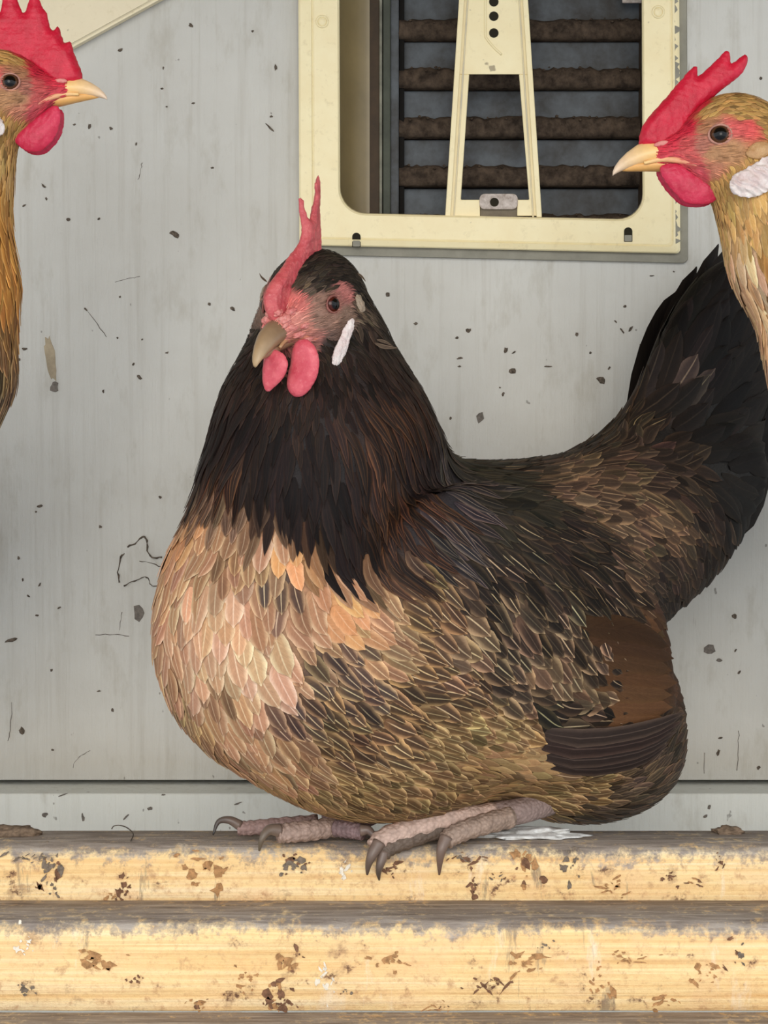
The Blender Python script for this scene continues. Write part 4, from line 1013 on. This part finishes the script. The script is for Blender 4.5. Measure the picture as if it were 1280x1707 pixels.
gd = Guides()
SP = [  # photo point, photo point the feather runs towards, kind
 # neck
 (600, 560, 622, 620, 'neckshort'), (560, 610, 575, 670, 'neckshort'), (435, 590, 415, 650, 'neckshort'), (500, 680, 495, 740, 'neckshort'), (620, 620, 650, 680, 'neckshort'), (540, 655, 545, 720, 'neckshort'), (425, 640, 395, 710, 'neckshort'),
 (400, 700, 365, 790, 'hack'), (375, 760, 335, 850, 'hackR'), (450, 740, 430, 830, 'hack'), (500, 760, 498, 850, 'hack'), (560, 760, 570, 860, 'hack'), (610, 730, 645, 820, 'hackR'), (650, 680, 695, 760, 'hackR'),
 (440, 800, 425, 880, 'hack'), (530, 850, 540, 940, 'hack'), (590, 850, 610, 940, 'hack'), (640, 830, 670, 930, 'hackR'), (690, 830, 740, 920, 'hackR'), (700, 760, 760, 840, 'hack'), (740, 800, 810, 870, 'hackG'), (720, 880, 780, 950, 'hackG'), (770, 840, 840, 900, 'hackG'), (570, 905, 580, 980, 'hack'), (650, 890, 680, 970, 'hackR'), (480, 830, 478, 900, 'hack'),
 # breast
 (335, 800, 315, 870, 'mixneck'), (345, 840, 320, 900, 'mixneck'), (400, 845, 390, 920, 'mixneck'), (310, 880, 290, 960, 'orange'), (350, 890, 340, 980, 'tan'), (430, 890, 428, 980, 'tan'), (480, 920, 485, 1010, 'orange'), (395, 920, 385, 1000, 'tanmot'),
 (280, 960, 268, 1050, 'tan'), (330, 980, 325, 1070, 'tanlite'), (390, 990, 395, 1080, 'tanlite'), (450, 1000, 460, 1090, 'tan'), (465, 975, 470, 1050, 'dark'), (520, 990, 545, 1075, 'tan'), (570, 1000, 610, 1075, 'orange'), (630, 1010, 690, 1075, 'tanmot'), (690, 1000, 760, 1060, 'side'),
 (268, 1080, 275, 1170, 'tan'), (320, 1080, 335, 1170, 'tanlite'), (380, 1090, 395, 1180, 'tanlite'), (440, 1090, 465, 1175, 'tanlite'), (500, 1080, 545, 1150, 'tanmot'), (560, 1090, 620, 1150, 'dark'), (620, 1090, 690, 1140, 'tanmot'), (680, 1090, 755, 1130, 'side'),
 (295, 1170, 325, 1245, 'tanmot'), (350, 1160, 375, 1245, 'tan'), (350, 1125, 370, 1190, 'tanmot'), (410, 1170, 445, 1250, 'tan'), (470, 1160, 520, 1235, 'dark'), (530, 1160, 590, 1220, 'side'), (540, 1110, 600, 1170, 'dark'), (600, 1150, 670, 1200, 'dark'), (660, 1150, 740, 1190, 'side'), (720, 1150, 800, 1175, 'side'), (770, 1110, 845, 1150, 'side'), (755, 1050, 820, 1110, 'coverttan'),
 (350, 1245, 410, 1305, 'tanmot'), (420, 1260, 485, 1320, 'tan'), (490, 1250, 555, 1310, 'tanmot'), (560, 1230, 630, 1280, 'side'), (630, 1220, 705, 1260, 'side'), (700, 1215, 780, 1240, 'belly'), (770, 1200, 845, 1225, 'belly'), (840, 1215, 900, 1240, 'belly'),
 (480, 1330, 550, 1370, 'bellyfluff'), (560, 1310, 640, 1345, 'belly'), (640, 1290, 720, 1315, 'belly'), (720, 1280, 800, 1295, 'belly'), (800, 1270, 880, 1285, 'bellyfluff'), (880, 1280, 950, 1290, 'bellyfluff'), (600, 1370, 680, 1380, 'bellyfluff'), (720, 1340, 800, 1345, 'belly'), (820, 1330, 900, 1335, 'bellyfluff'), (900, 1325, 970, 1325, 'belly'), (960, 1310, 1030, 1305, 'belly'), (1040, 1310, 1090, 1285, 'rearfluff'), (980, 1355, 1050, 1350, 'rearfluff'), (1080, 1260, 1110, 1220, 'rearfluff'),
 # back
 (790, 790, 860, 810, 'backgreen'), (850, 770, 930, 765, 'back'), (920, 745, 1000, 715, 'back'), (990, 705, 1060, 665, 'back'), (800, 850, 870, 890, 'backgreen'), (870, 830, 950, 845, 'backgreen'), (940, 790, 1030, 780, 'saddle'), (1020, 740, 1100, 715, 'saddledark'), (1090, 780, 1160, 790, 'saddledark'), (960, 840, 1050, 855, 'saddle'), (1040, 830, 1120, 850, 'saddle'), (1100, 860, 1160, 910, 'saddle'), (1040, 900, 1110, 950, 'saddle'), (900, 880, 980, 920, 'back'), (980, 910, 1060, 960, 'back'), (1100, 940, 1140, 1010, 'saddledark'), (1160, 840, 1200, 910, 'saddledark'), (1160, 930, 1170, 1010, 'saddledark'), (1205, 820, 1235, 890, 'tailcov'), (1210, 900, 1205, 960, 'saddledark'),
 # wing
 (790, 920, 850, 980, 'covertdark'), (860, 920, 930, 990, 'covertdark'), (930, 960, 1000, 1040, 'covertdark'), (1000, 990, 1060, 1070, 'covertdark'), (790, 985, 845, 1050, 'covertdark'), (840, 1000, 900, 1075, 'covert'), (900, 1030, 960, 1110, 'covert'), (960, 1050, 1010, 1130, 'covert'), (830, 1070, 885, 1140, 'covert'), (880, 1100, 935, 1175, 'coverttan'), (930, 1110, 980, 1180, 'coverttan'), (830, 1140, 890, 1190, 'covert'), (890, 1170, 950, 1215, 'covertdark'), (1020, 1060, 1050, 1130, 'covertdark'),
 (1060, 1080, 1110, 1120, 'wingplain'), (1060, 1150, 1120, 1170, 'wingplain'), (1110, 1090, 1135, 1140, 'wingplain'), (960, 1230, 1040, 1235, 'covertdark'),
 # tail
 (1070, 640, 1105, 560, 'tailcov'), (1100, 580, 1140, 490, 'tailcov'), (1110, 680, 1180, 620, 'tailcovlite'), (1080, 700, 1150, 670, 'tailcov'), (1160, 560, 1205, 460, 'tailcov'), (1180, 650, 1240, 570, 'tailcov'), (1140, 740, 1220, 710, 'tailcov'), (1200, 720, 1270, 690, 'tailcov'), (1230, 780, 1280, 790, 'tailcov'),
]
for (a, b, c, d, k) in SP:
    p, q = F.trace(a, b), F.trace(c, d); gd.add(p, q - p, k)
    # the far flank mirrors the near one
    for pq in (0,):
        v = p - TC; lat = v @ LF; pm = p - 2 * lat * LF; w = q - p; wm = w - 2 * (w @ LF) * LF
        pm = F.proj(pm[None], 0, 4)[0]
        if np.min([np.linalg.norm(pm - x) for x in gd.pos]) > .018: gd.add(pm, wm, k)
# head: feathered crown and nape, bare face
for sd in (1, -1):
    for (a, l, b, da, dl, db, k) in [(2, 8, 25, -1, .3, 0, 'crown'), (-12, 10, 22, -1, .3, -.4, 'crown'), (-24, 8, 10, -.6, .2, -1, 'crown'), (12, 9, 20, -1, .4, .2, 'crown'), (10, 16, 12, -1, .3, 0, 'crown'), (-6, 18, 12, -1, .2, -.4, 'crown'),
                                     (-14, 17, 2, -.8, .2, -.7, 'crown'), (-18, 14, -10, -.5, .2, -1, 'crown'), (-8, 19, -12, -.6, 0, -.8, 'crownlite'), (-20, 12, -22, -.2, .2, -1, 'crown'), (18, 10, 14, -1, .5, .2, 'crownlite'), (3, 16, -26, -.5, 0, -1, 'crown'), (14, 12, -26, -.3, 0, -1, 'crown'), (24, 5, -24, -.2, 0, -1, 'crown')]:
        p = F.proj(HC(a, l * sd, b)[None], 0, 4)[0]; gd.add(p, da * HC.f + dl * sd * HC.l + db * HC.u, k)
    for (a, l, b, c) in [(8, 20, 0, (150, 100, 88)), (15, 17, 3, (138, 104, 88)), (0, 20, 4, (176, 108, 100)), (20, 14, -6, (142, 108, 92)), (14, 18, -10, (140, 106, 90)), (4, 20, -9, (132, 104, 88)), (26, 9, -8, (190, 126, 110)), (32, 6, -3, (216, 140, 126)), (30, 7, -15, (196, 122, 110)), (22, 12, -16, (160, 104, 94)), (12, 16, -17, (112, 88, 78)), (34, 2, 0, (220, 136, 124)), (26, 5, 4, (206, 110, 102)), (24, 4, -20, (176, 100, 92)), (4, 19, -15, (122, 98, 84))]:
        p = F.proj(HC(a, l * sd, b)[None], 0, 4)[0]; gd.add(p, -HC.f, SK(c))
gd.done()
o = HC.O
body_and_plumage(hen, F, gd, (-.16, .26, -.13, .24, -.02, .40), (o[0] - .036, o[0] + .036, o[1] - .05, o[1] + .03, o[2] - .04, o[2] + .03), .0045, .0013, 21)
# flight feathers of the folded wing
for i, (pts, wd, mul) in enumerate([([(945, 1040 + 26 * q), (1050, 1054 + 25 * q), (1112 - abs(q - 3) * 3 + 5 * (q % 2), 1078 + 20 * q)], 50, .5 + .19 * q) for q in range(7)]):
    guided_feather(hen, F, 'secondary_feather', pts, wd, 'wingplain', -.002 + .0003 * (7 - i), .0044 - .0002 * i, 40 + i, mul, .35)
KIND['primary'] = K(200, 30, .2, (48, 37, 32), (38, 30, 27), .5, (86, 70, 60), .8, (96, 80, 70), .6, 20, 1, 'wing')
for i, (pts, wd, mul) in enumerate([([(880, 1215), (960, 1228), (1060, 1212), (1116, 1186)], 34, 1.1), ([(870, 1232), (960, 1246), (1060, 1230), (1114, 1200)], 36, .9), ([(878, 1250), (960, 1264), (1055, 1248), (1110, 1216)], 34, 1.0), ([(892, 1266), (970, 1280), (1050, 1266), (1100, 1236)], 28, .8)]):
    guided_feather(hen, F, 'primary_feather', pts, wd, 'primary', -.0035, .0072 - .0008 * i, 60 + i, mul, .3, .3)
# tail feathers: two tented sheets
KIND['rectrix'] = K(200, 30, .2, (26, 21, 18), (20, 16, 15), .5, (34, 27, 22), .5, (46, 38, 32), .5, 20, 1, 'tail')
tips = [(1144, 486, .205), (1178, 446, .208), (1216, 408, .212), (1256, 432, .214), (1290, 480, .215), (1316, 545, .214), (1328, 620, .212), (1322, 690, .208), (1300, 752, .203)]
for sheet in (0, 1):
    for i, (x, y, d) in enumerate(tips):
        root = W(1104 + 6 * i, 800 + 8 * i, .145) - LF * (.004 + .020 * sheet + .0012 * i); tipp = W(x + 10 * sheet, y - 4 * sheet, d) - LF * (.014 * sheet + .0008 * i)
        ax = unit(tipp - root); side = np.cross(ax, LF); bow = .009 * (1 - i / 2.2)
        mid = (root + tipp) / 2 - side * bow * (1 if side[0] > 0 else -1) + LF * .004
        free_feather(hen, 'tail_feather', [root, mid, tipp], .034, LF + .15 * side, 'rectrix', 1 + .25 * ((i * 7) % 3 - 1) * .5, .25, .10, i)
# loose wisps at the neck
for (pts, w) in [([(625, 572), (640, 578), (664, 580)], 7), ([(628, 566), (642, 570), (655, 577)], 5), ([(445, 470), (436, 462), (432, 455)], 4), ([(596, 455), (604, 462), (610, 470)], 4)]:
    P = [W(x, y, F.trace(*pts[0])[1] - .004) for x, y in pts]; free_feather(hen, 'wisp', P, w * PX, np.array([0, -1.0, 0]), 'crownlite', 1.0, .8, .05)

# comb: a single blade, seen nearly end on
f0 = unit(np.array([hf[0], hf[1], 0]))
comb = [(38, -12), (41, -2), (36, 8), (25, 18), (15, 28), (11.5, 37), (12.5, 47), (13.5, 53.5), (11, 53), (8.5, 46), (5, 43), (2, 49), (.5, 56), (2.5, 62), (0, 63), (-2, 59), (-4, 65), (-6.5, 68), (-8.5, 62), (-8, 52), (-7.5, 42), (-7, 32), (-9, 22), (-8, 10), (8, 2), (18, -6), (28, -14)]
comb = np.array(comb) * 1e-3
def lean(V):
    V = V.copy(); t = np.clip((V[:, 2] - .01) / .05, 0, 1.3); V[:, 1] *= (1.55 - .95 * np.clip(t, 0, 1))
    V[:, 1] += .0035 * np.sin(V[:, 0] * 150 + .5) * t + .0016 * vnoise(V, 160, 3) + np.where(V[:, 0] > .006, -.0012, .0012) * np.clip(t - .55, 0, 1) * 2
    return V
place_blade('comb', hen, comb, .0027, .003, HC.O - .0005 * hl, f0, hl, UPZ, M_COMB_C, lean, .0006, 3, .0004, 2)
# fleshy wrinkles where the comb meets the beak
for (a, l, b, ra, rl, rb) in [(a_, sd_ * l_, b_, ra_, rl_, rb_) for sd_ in (1, -1) for a_, l_, b_, ra_, rl_, rb_ in [(36, 5, -1, 4, 3.2, 3), (33, 7, -6, 4.5, 2.6, 2.2), (30, 8.5, -11, 5, 2.4, 1.8), (25, 10.5, -15, 5, 2.2, 1.6), (30, 6.5, 2, 4, 2.2, 2), (26, 10.5, -7, 4, 2, 1.6), (37, 2.5, 3, 3, 2.4, 2.4)]]:
    bm = bmesh.new(); bmesh.ops.create_icosphere(bm, subdivisions=4, radius=1)
    for v in bm.verts:
        p = np.array(v.co); s_ = 1 + .30 * float(vnoise(p, 3.0, int(a + l + 20))) + .16 * float(vnoise(p, 7, 3)); v.co = Vector(HC(a + p[0] * ra * s_, l + p[1] * rl * s_, b + p[2] * rb * s_))
    bm_obj('face_wrinkle', bm, M_CERE, hen, True)
HC.beak(hen, (126, 98, 74), (176, 146, 108), (150, 112, 84))
HC.gape(hen, F, (176, 136, 96))
HC.eyes(hen, F, (74, 26, 16), (142, 88, 78), 4.9, 10, 0)
# wattles
def wattle(px_out, y, turn, mat, name='wattle', T=.0034):
    c = np.mean(px_out, 0); O = W(c[0], c[1], y); k = (1.2 + y) / 1.2 * PX
    a = math.radians(turn); ea = np.array([math.cos(a), math.sin(a), 0]); el = np.array([-math.sin(a), math.cos(a), 0])
    out = [((x - c[0]) * k / math.cos(a), -(yy - c[1]) * k) for x, yy in px_out]
    return place_blade(name, hen, out, T, .0032, O, ea, el, UPZ, mat, None, .0007, 3, .00018, 5)
wattle([(442, 590), (456, 582), (472, 590), (480, 608), (472, 630), (454, 648), (443, 652), (437, 628)], -.050, -38, M_WAT_C, T=.0026)
wattle([(492, 572), (512, 566), (528, 584), (532, 612), (522, 642), (502, 661), (486, 658), (478, 640), (484, 606)], -.0475, -30, M_WAT_C, T=.003)
# earlobes
M_TUFT = mat_flesh('pale_ear_tuft', (170, 150, 128), (136, 116, 96), (200, 184, 160), 1.0)
for sd in (1, -1):
    p = F.trace(573, 571); p = p - ray(573, 571) * .004; p = p if sd > 0 else p - 2 * ((p - HC.O) @ HC.l) * HC.l; n = unit(HC.l * sd + .30 * HC.f); ea = unit(HC.f - (HC.f @ n) * n); eb = np.cross(n, ea) * sd; eb = eb if eb @ UPZ > 0 else -eb
    out = [(10, -10), (9, -5), (3, 2), (-4, 9), (-8.5, 11), (-9, 7), (-4, -1), (4, -10)]
    place_blade('earlobe', hen, np.array(out) * 1e-3, .0016, .002, p, ea, n, eb, M_LOBE, None, .0005, 3, .0006, 7)
    p = F.proj(HC(-9, 20 * sd, -6)[None], .0008, 5)[0]; n = unit(F.g(p[None])[0]); ea = unit(HC.f - (HC.f @ n) * n); eb = np.cross(n, ea); eb = eb if eb @ UPZ > 0 else -eb
    place_blade('ear_tuft', hen, np.array([(3, -7), (4, 2), (0, 7), (-4, 5), (-4, -4)]) * .75e-3, .0014, .003, p, ea, n, eb, M_TUFT, None, .0006, 4, .0005, 8)
# feet
fl_ = tag(mesh_obj('foot', *tube(spline([W(950, 1325, .055), W(865, 1352, .026), W(800, 1362, .018)], 14), np.linspace(24, 22, 14) * PX, 14), M_SCALE, hen, True, None), 'scaly grey-pink foot under the wing side')
fr_ = tag(mesh_obj('foot', *tube(spline([W(660, 1330, .040), W(600, 1362, .022), W(540, 1376, .018)], 14), np.linspace(24, 20, 14) * PX, 14), M_SCALE, hen, True, None), 'scaly grey-pink foot under the breast')
for f_, c in ((fl_, (150, 128, 120)), (fr_, (140, 112, 108))):
    a = f_.data.color_attributes.new('col', 'FLOAT_COLOR', 'POINT'); n = len(f_.data.vertices)
    a.data.foreach_set('color', np.tile(np.append(lin(c), 1).astype(np.float32), n))
toe(fl_, [W(825, 1358, .020), W(760, 1366, .010), W(690, 1380, .003), W(640, 1398, -.003), W(622, 1414, -.006)], [21, 21, 20, 18, 15], (196, 166, 150), claw=[W(632, 1404, -.008), W(620, 1425, -.011), W(614, 1442, -.010), W(612, 1458, -.008)])
toe(fl_, [W(850, 1362, .018), W(800, 1376, .006), W(760, 1390, -.002), W(742, 1402, -.005)], [19, 18, 17, 15], (158, 134, 118), claw=[W(744, 1396, -.007), W(736, 1415, -.010), W(733, 1436, -.009), W(732, 1458, -.006)], ccol=(110, 86, 72))
toe(fl_, [W(760, 1372, .008), W(690, 1396, .002), W(650, 1412, -.004), W(638, 1424, -.006)], [16, 16, 15, 13], (104, 88, 76), claw=[W(640, 1420, -.007), W(634, 1440, -.009), W(631, 1454, -.008), W(632, 1467, -.005)], ccol=(60, 54, 48))
toe(fr_, [W(560, 1378, .016), W(520, 1384, .008), W(480, 1388, .003), W(462, 1391, .001)], [17, 18, 17, 15], (166, 140, 126), claw=[W(466, 1384, 0), W(448, 1384, -.003), W(437, 1398, -.006), W(432, 1418, -.005)], ccol=(96, 84, 66))
toe(fr_, [W(530, 1372, .024), W(470, 1376, .022), W(420, 1380, .022), W(396, 1381, .022)], [15, 14, 13, 12], (150, 122, 114), claw=[W(400, 1376, .021), W(382, 1367, .020), W(364, 1370, .020), W(355, 1392, .018)], ccol=(50, 46, 42))
toe(fr_, [W(560, 1380, .012), W(590, 1384, .006), W(606, 1388, .003)], [15, 15, 13], (132, 108, 106), claw=[W(602, 1384, .001), W(614, 1384, 0), W(622, 1392, -.002), W(626, 1400, -.002)], ccol=(84, 70, 66))
# ------------------------------------------------------------------ the two hens at the sides
def side_hen(sgn, O_px, yh, sc, pitch, necks, label, guides_px, comb_px, wat_px, lobe_px, ear_px, trunk, breast, skins, seed, feet_px):
    """sgn +1 faces right, -1 faces left; a standing hen whose body is beyond the edge of the frame"""
    h = tag(empty('hen'), label, 'chicken', 'hens')
    p = math.radians(pitch); f = np.array([sgn * math.cos(p), 0, math.sin(p)]); l = np.array([0, float(sgn), 0])
    O = W(*O_px, yh); H = Head(O, f, l, sc); k = (1.2 + yh) / 1.2 * PX
    Fd = Field(); bx = np.array([sgn * .93, 0, .36]); ax = np.array([unit(bx), l, np.cross(unit(bx), l)])
    Fd.ell(W(*trunk, yh), (.155, .076, .088), ax, .03)
    Fd.ell(W(*breast, yh), (.070, .068, .078), ax, .04)
    for (a, b) in zip(necks[:-1], necks[1:]): Fd.cone(W(a[0], a[1], yh), W(b[0], b[1], yh), a[2] * k, b[2] * k, .02)
    tr = W(*trunk, yh); tb = tr + np.array([-sgn * .13, 0, .03]); tt = tr + np.array([-sgn * .24, 0, .15])
    Fd.cone(tb, tt, .05, .018, .04)
    for s_ in (1, -1): Fd.cone(tr + np.array([-sgn * .01, .032 * s_, -.06]), tr + np.array([sgn * .005, .034 * s_, -.125]), .036, .014, .03)
    H.field(Fd)
    g = Guides()
    for (a, b, c, d, kd) in guides_px:
        for s_ in (1, -1):
            q0 = Fd.proj(W(a, b, yh + .035 * s_)[None], 0, 6)[0]; q1 = Fd.proj(W(c, d, yh + .035 * s_)[None], 0, 6)[0]; g.add(q0, q1 - q0, kd)
    for (dx, dz, vx, vz, kd) in [(.10, .06, -1, -.1, 's_dark'), (.10, -.03, -.8, -.4, 's_dark'), (.02, .07, -1, .1, 's_back'), (.02, 0, -1, -.2, 's_back'), (.02, -.07, -1, -.4, 's_dark'), (-.08, .06, -1, .3, 's_back'), (-.08, -.02, -1, .1, 's_back'), (-.16, .07, -1, 1, 's_back'), (-.22, .14, -.8, 1, 's_back')]:
        for s_ in (1, -1):
            q = Fd.proj((tr + np.array([sgn * dx, .06 * s_, dz]))[None], 0, 6)[0]; g.add(q, np.array([sgn * vx, 0, vz]), kd)
    for s_ in (1, -1):
        for (a, lt, b, da, db, kd) in [(6, 10, 21, -1, .1, 's_head'), (-8, 12, 20, -1, -.2, 's_head'), (-20, 10, 14, -.7, -.7, 's_head'), (-14, 16, 8, -1, -.3, 's_head'), (14, 12, 13, -1, .4, 's_head'), (-4, 18, 11, -1, -.1, 's_head'), (-22, 12, -2, -.4, -1, 's_head'), (-14, 16, -18, -.3, -1, 's_head'), (-2, 15, -24, -.4, -1, 's_head'), (8, 12, -27, -.3, -1, 's_head')]:
            q = Fd.proj(H(a, lt * s_, b)[None], 0, 5)[0]; g.add(q, da * H.f + db * H.u, kd)
        for (a, lt, b, c) in skins:
            q = Fd.proj(H(a, lt * s_, b)[None], 0, 5)[0]; g.add(q, -H.f, SK(c))
    g.done()
    lo = np.minimum(tr - [.32, .11, .19], O - [.08, .05, .05]); hi = np.maximum(tr + [.32, .11, .28], O + [.08, .05, .07])
    body_and_plumage(h, Fd, g, (lo[0], hi[0], lo[1], hi[1], lo[2], hi[2]), (O[0] - .042, O[0] + .042, O[1] - .026, O[1] + .026, O[2] - .034, O[2] + .03), .006, .0013, seed)
    H.beak(h, (238, 192, 120), (232, 204, 176), (226, 168, 96))
    H.gape(h, Fd, (238, 196, 130))
    H.eyes(h, Fd, (84, 52, 32), (178, 128, 112), 5.6, 8, 0)
    def ab(pts): return np.array([(sgn * (x - O_px[0]) * k, -(y - O_px[1]) * k) for x, y in pts])
    ex = np.array([sgn * 1.0, 0, 0])
    def thick(V):
        V = V.copy(); t = np.clip((V[:, 2] - .015) / .03, 0, 1); V[:, 1] *= 1.5 - .8 * t; V[:, 1] += .0012 * vnoise(V, 140, seed); return V
    place_blade('comb', h, ab(comb_px), .0036, .0035, O, ex, l, UPZ, M_COMB_S, thick, .0008, 2, .0003, seed)
    for s_ in (1, -1):
        place_blade('wattle', h, ab(wat_px), .0026, .006, O + l * s_ * .0075 * sc, ex, unit(l + UPZ * .12 * s_), UPZ, M_WAT_S, None, .0009, 3, .0003, seed + 1)
        c = np.mean(ab(lobe_px), 0); lat = np.linspace(.06, .014, 60); q = O + ex * c[0] + UPZ * c[1] + l * s_ * lat[:, None]; fv = Fd.f(q); q = q[int(np.argmax(fv < .003)) if (fv < .003).any() else -1]; n = unit(Fd.g(q[None])[0]); n = unit(n * .5 + l * s_)
        ea = unit(ex - (ex @ n) * n); eb = np.cross(n, ea); eb = eb if eb[2] > 0 else -eb
        def wr(V):
            V = V.copy(); V[:, 1] += .0007 * np.sin((V[:, 0] * .55 - V[:, 2]) * 1500 + 4 * vnoise(V, 380, 4)); return V
        place_blade('earlobe', h, ab(lobe_px) - c, .0040, .008, q, ea, n, eb, M_LOBE, wr, .0007, 4, .0005, seed + 2)
        if ear_px:
            c = np.mean(ab(ear_px), 0); q = Fd.proj((O + ex * c[0] + UPZ * c[1] + l * s_ * .03)[None], .0006, 6)[0]; n = unit(Fd.g(q[None])[0])
            ea = unit(ex - (ex @ n) * n); eb = np.cross(n, ea); eb = eb if eb[2] > 0 else -eb
            place_blade('ear_patch', h, ab(ear_px) - c, .0022, .005, q, ea, n, eb, M_EAR, None, .0008, 4, .0003, seed + 3)
    # standing legs on the middle beam
    for s_ in (1, -1):
        top = tr + np.array([sgn * .004, .034 * s_, -.115]); ft = np.array([tr[0] + sgn * .012, np.clip(top[1], -.043, -.012), Z2 + .0075])
        hock = (top + ft) / 2 + np.array([-sgn * .012, 0, 0])
        lg = mesh_obj('leg', *tube(spline([top, hock, ft], 18), np.linspace(.0075, .0062, 18), 14), M_SCALE, h, True)
        a = lg.data.color_attributes.new('col', 'FLOAT_COLOR', 'POINT'); a.data.foreach_set('color', np.tile(np.append(lin((206, 172, 110)), 1).astype(np.float32), len(lg.data.vertices)))
        for (dx, dy) in ((.050, 0), (.042, .008), (.042, -.008), (-.024, 0)):
            e = ft + np.array([sgn * dx, dy, -.0018]); m = (ft + e) / 2 + np.array([0, 0, .002]); c1 = e + np.array([sgn * math.copysign(.008, dx), 0, .001]); c2 = e + np.array([sgn * math.copysign(.013, dx), 0, -.004])
            toe(lg, [ft, m, e], [18, 17, 14], (206, 172, 110), claw=[e, c1, c2])
    # tail
    for s_ in (1, -1):
        for i in range(6):
            r0 = tb + np.array([-sgn * .05, .008 * s_, .02 + .004 * i]); r1 = tr + np.array([-sgn * (.24 + .018 * i), .022 * s_, .235 - .03 * i])
            free_feather(h, 'tail_feather', [r0, (r0 + r1) / 2 + np.array([0, .006 * s_, .012]), r1], .036, l * s_, 's_dark', .8, .3, .1, i)
    return h
M_EAR = mat_flesh('tan_ear_patch', (200, 158, 110), (184, 138, 92), (220, 186, 144), 0.9)
pinks = [(8, 20, 0, (186, 118, 104)), (15, 17, 4, (168, 116, 82)), (16, 16, -4, (176, 112, 94)), (0, 20, 3, (206, 92, 88)), (-6, 20, 4, (214, 86, 84)), (2, 20, -8, (180, 132, 92)), (10, 18, -10, (172, 126, 88)), (24, 11, -4, (200, 84, 82)), (30, 8, -1, (204, 48, 66)), (33, 5, 1, (200, 40, 60)), (22, 12, -12, (196, 90, 86)), (28, 8, -15, (204, 78, 84)), (10, 15, -17, (196, 128, 100)), (24, 10, 4, (196, 40, 60)), (26, 6, -20, (206, 60, 80)), (16, 12, -20, (206, 84, 92)), (18, 8, 18, (190, 40, 56))]
side_hen(-1, (1215, 232), -.028, 1.0, 0, [(1225, 250, 58), (1270, 310, 72), (1318, 420, 92), (1410, 615, 112), (1535, 820, 150)],
  'speckled golden hen at the right edge, facing left',
  [(1215, 345, 1225, 400, 's_neck'), (1250, 380, 1262, 440, 's_neck'), (1235, 430, 1248, 490, 's_pink'), (1270, 440, 1285, 510, 's_gold'), (1256, 500, 1272, 570, 's_pink'), (1285, 520, 1300, 600, 's_gold'), (1275, 580, 1295, 650, 's_pink'), (1310, 480, 1330, 560, 's_gold'), (1350, 600, 1380, 690, 's_spot'), (1300, 380, 1320, 450, 's_gold'), (1290, 330, 1310, 390, 's_neck'), (1400, 740, 1440, 830, 's_dark'), (1330, 680, 1350, 770, 's_spot'), (1340, 800, 1360, 900, 's_dark'), (1450, 680, 1500, 770, 's_spot'), (1270, 455, 1285, 520, 's_spot')],
  [(1066, 240), (1072, 210), (1090, 186), (1112, 162), (1132, 138), (1146, 122), (1158, 111), (1162, 116), (1163, 129), (1178, 116), (1196, 100), (1208, 87), (1216, 90), (1217, 108), (1228, 101), (1240, 93), (1245, 98), (1243, 112), (1232, 128), (1214, 142), (1192, 160), (1172, 178), (1156, 200), (1142, 224), (1128, 248), (1095, 252)],
  [(1097, 283), (1106, 304), (1122, 324), (1142, 340), (1168, 343), (1190, 336), (1199, 320), (1194, 304), (1168, 292), (1135, 278), (1112, 275)],
  [(1201, 318), (1210, 300), (1233, 288), (1260, 272), (1282, 274), (1284, 302), (1268, 324), (1240, 338), (1214, 334)],
  [(1230, 262), (1240, 246), (1258, 240), (1270, 250), (1266, 264), (1246, 272)], (1790, 950), (1640, 930), pinks, 31, None)
pinks2 = [(a, l, b, tuple(int(v * .96) for v in c)) for a, l, b, c in pinks]
side_hen(1, (5, 150), -.028, .86, 12, [(-12, 160, 56), (-58, 225, 72), (-88, 330, 90), (-92, 480, 108), (-112, 615, 122), (-215, 780, 150)],
  'speckled golden hen at the left edge, facing right',
  [(10, 262, 2, 310, 's_neck'), (-5, 330, 0, 400, 's_gold'), (5, 400, 12, 470, 's_gold'), (12, 480, 16, 550, 's_gold'), (14, 540, 15, 600, 's_spot'), (10, 620, 2, 690, 's_dark'), (-60, 280, -62, 350, 's_neck'), (-60, 400, -60, 480, 's_gold'), (-60, 540, -70, 620, 's_spot'), (-80, 680, -110, 760, 's_dark'), (-20, 700, -40, 780, 's_dark'), (-150, 300, -160, 380, 's_neck'), (-180, 480, -190, 560, 's_gold'), (-220, 660, -260, 740, 's_spot'), (-60, 820, -70, 900, 's_dark')],
  [(136, 134), (132, 112), (124, 92), (118, 72), (112, 72), (106, 72), (100, 52), (95, 45), (90, 52), (83, 46), (79, 24), (72, 16), (66, 2), (58, -20), (52, -4), (42, 24), (34, 14), (24, -16), (14, -40), (8, -18), (2, 22), (-8, 20), (-18, -10), (-30, -30), (-36, -8), (-46, 24), (-62, 22), (-78, 30), (-70, 60), (-40, 84), (0, 104), (36, 108), (62, 122), (84, 140), (108, 148)],
  [(101, 180), (103, 205), (94, 230), (76, 250), (56, 256), (38, 248), (24, 232), (44, 212), (70, 192), (88, 180)],
  [(-22, 212), (-4, 198), (12, 204), (21, 222), (14, 236), (-2, 246), (-22, 240)], None, (-500, 930), (-350, 920), pinks2, 33, None)
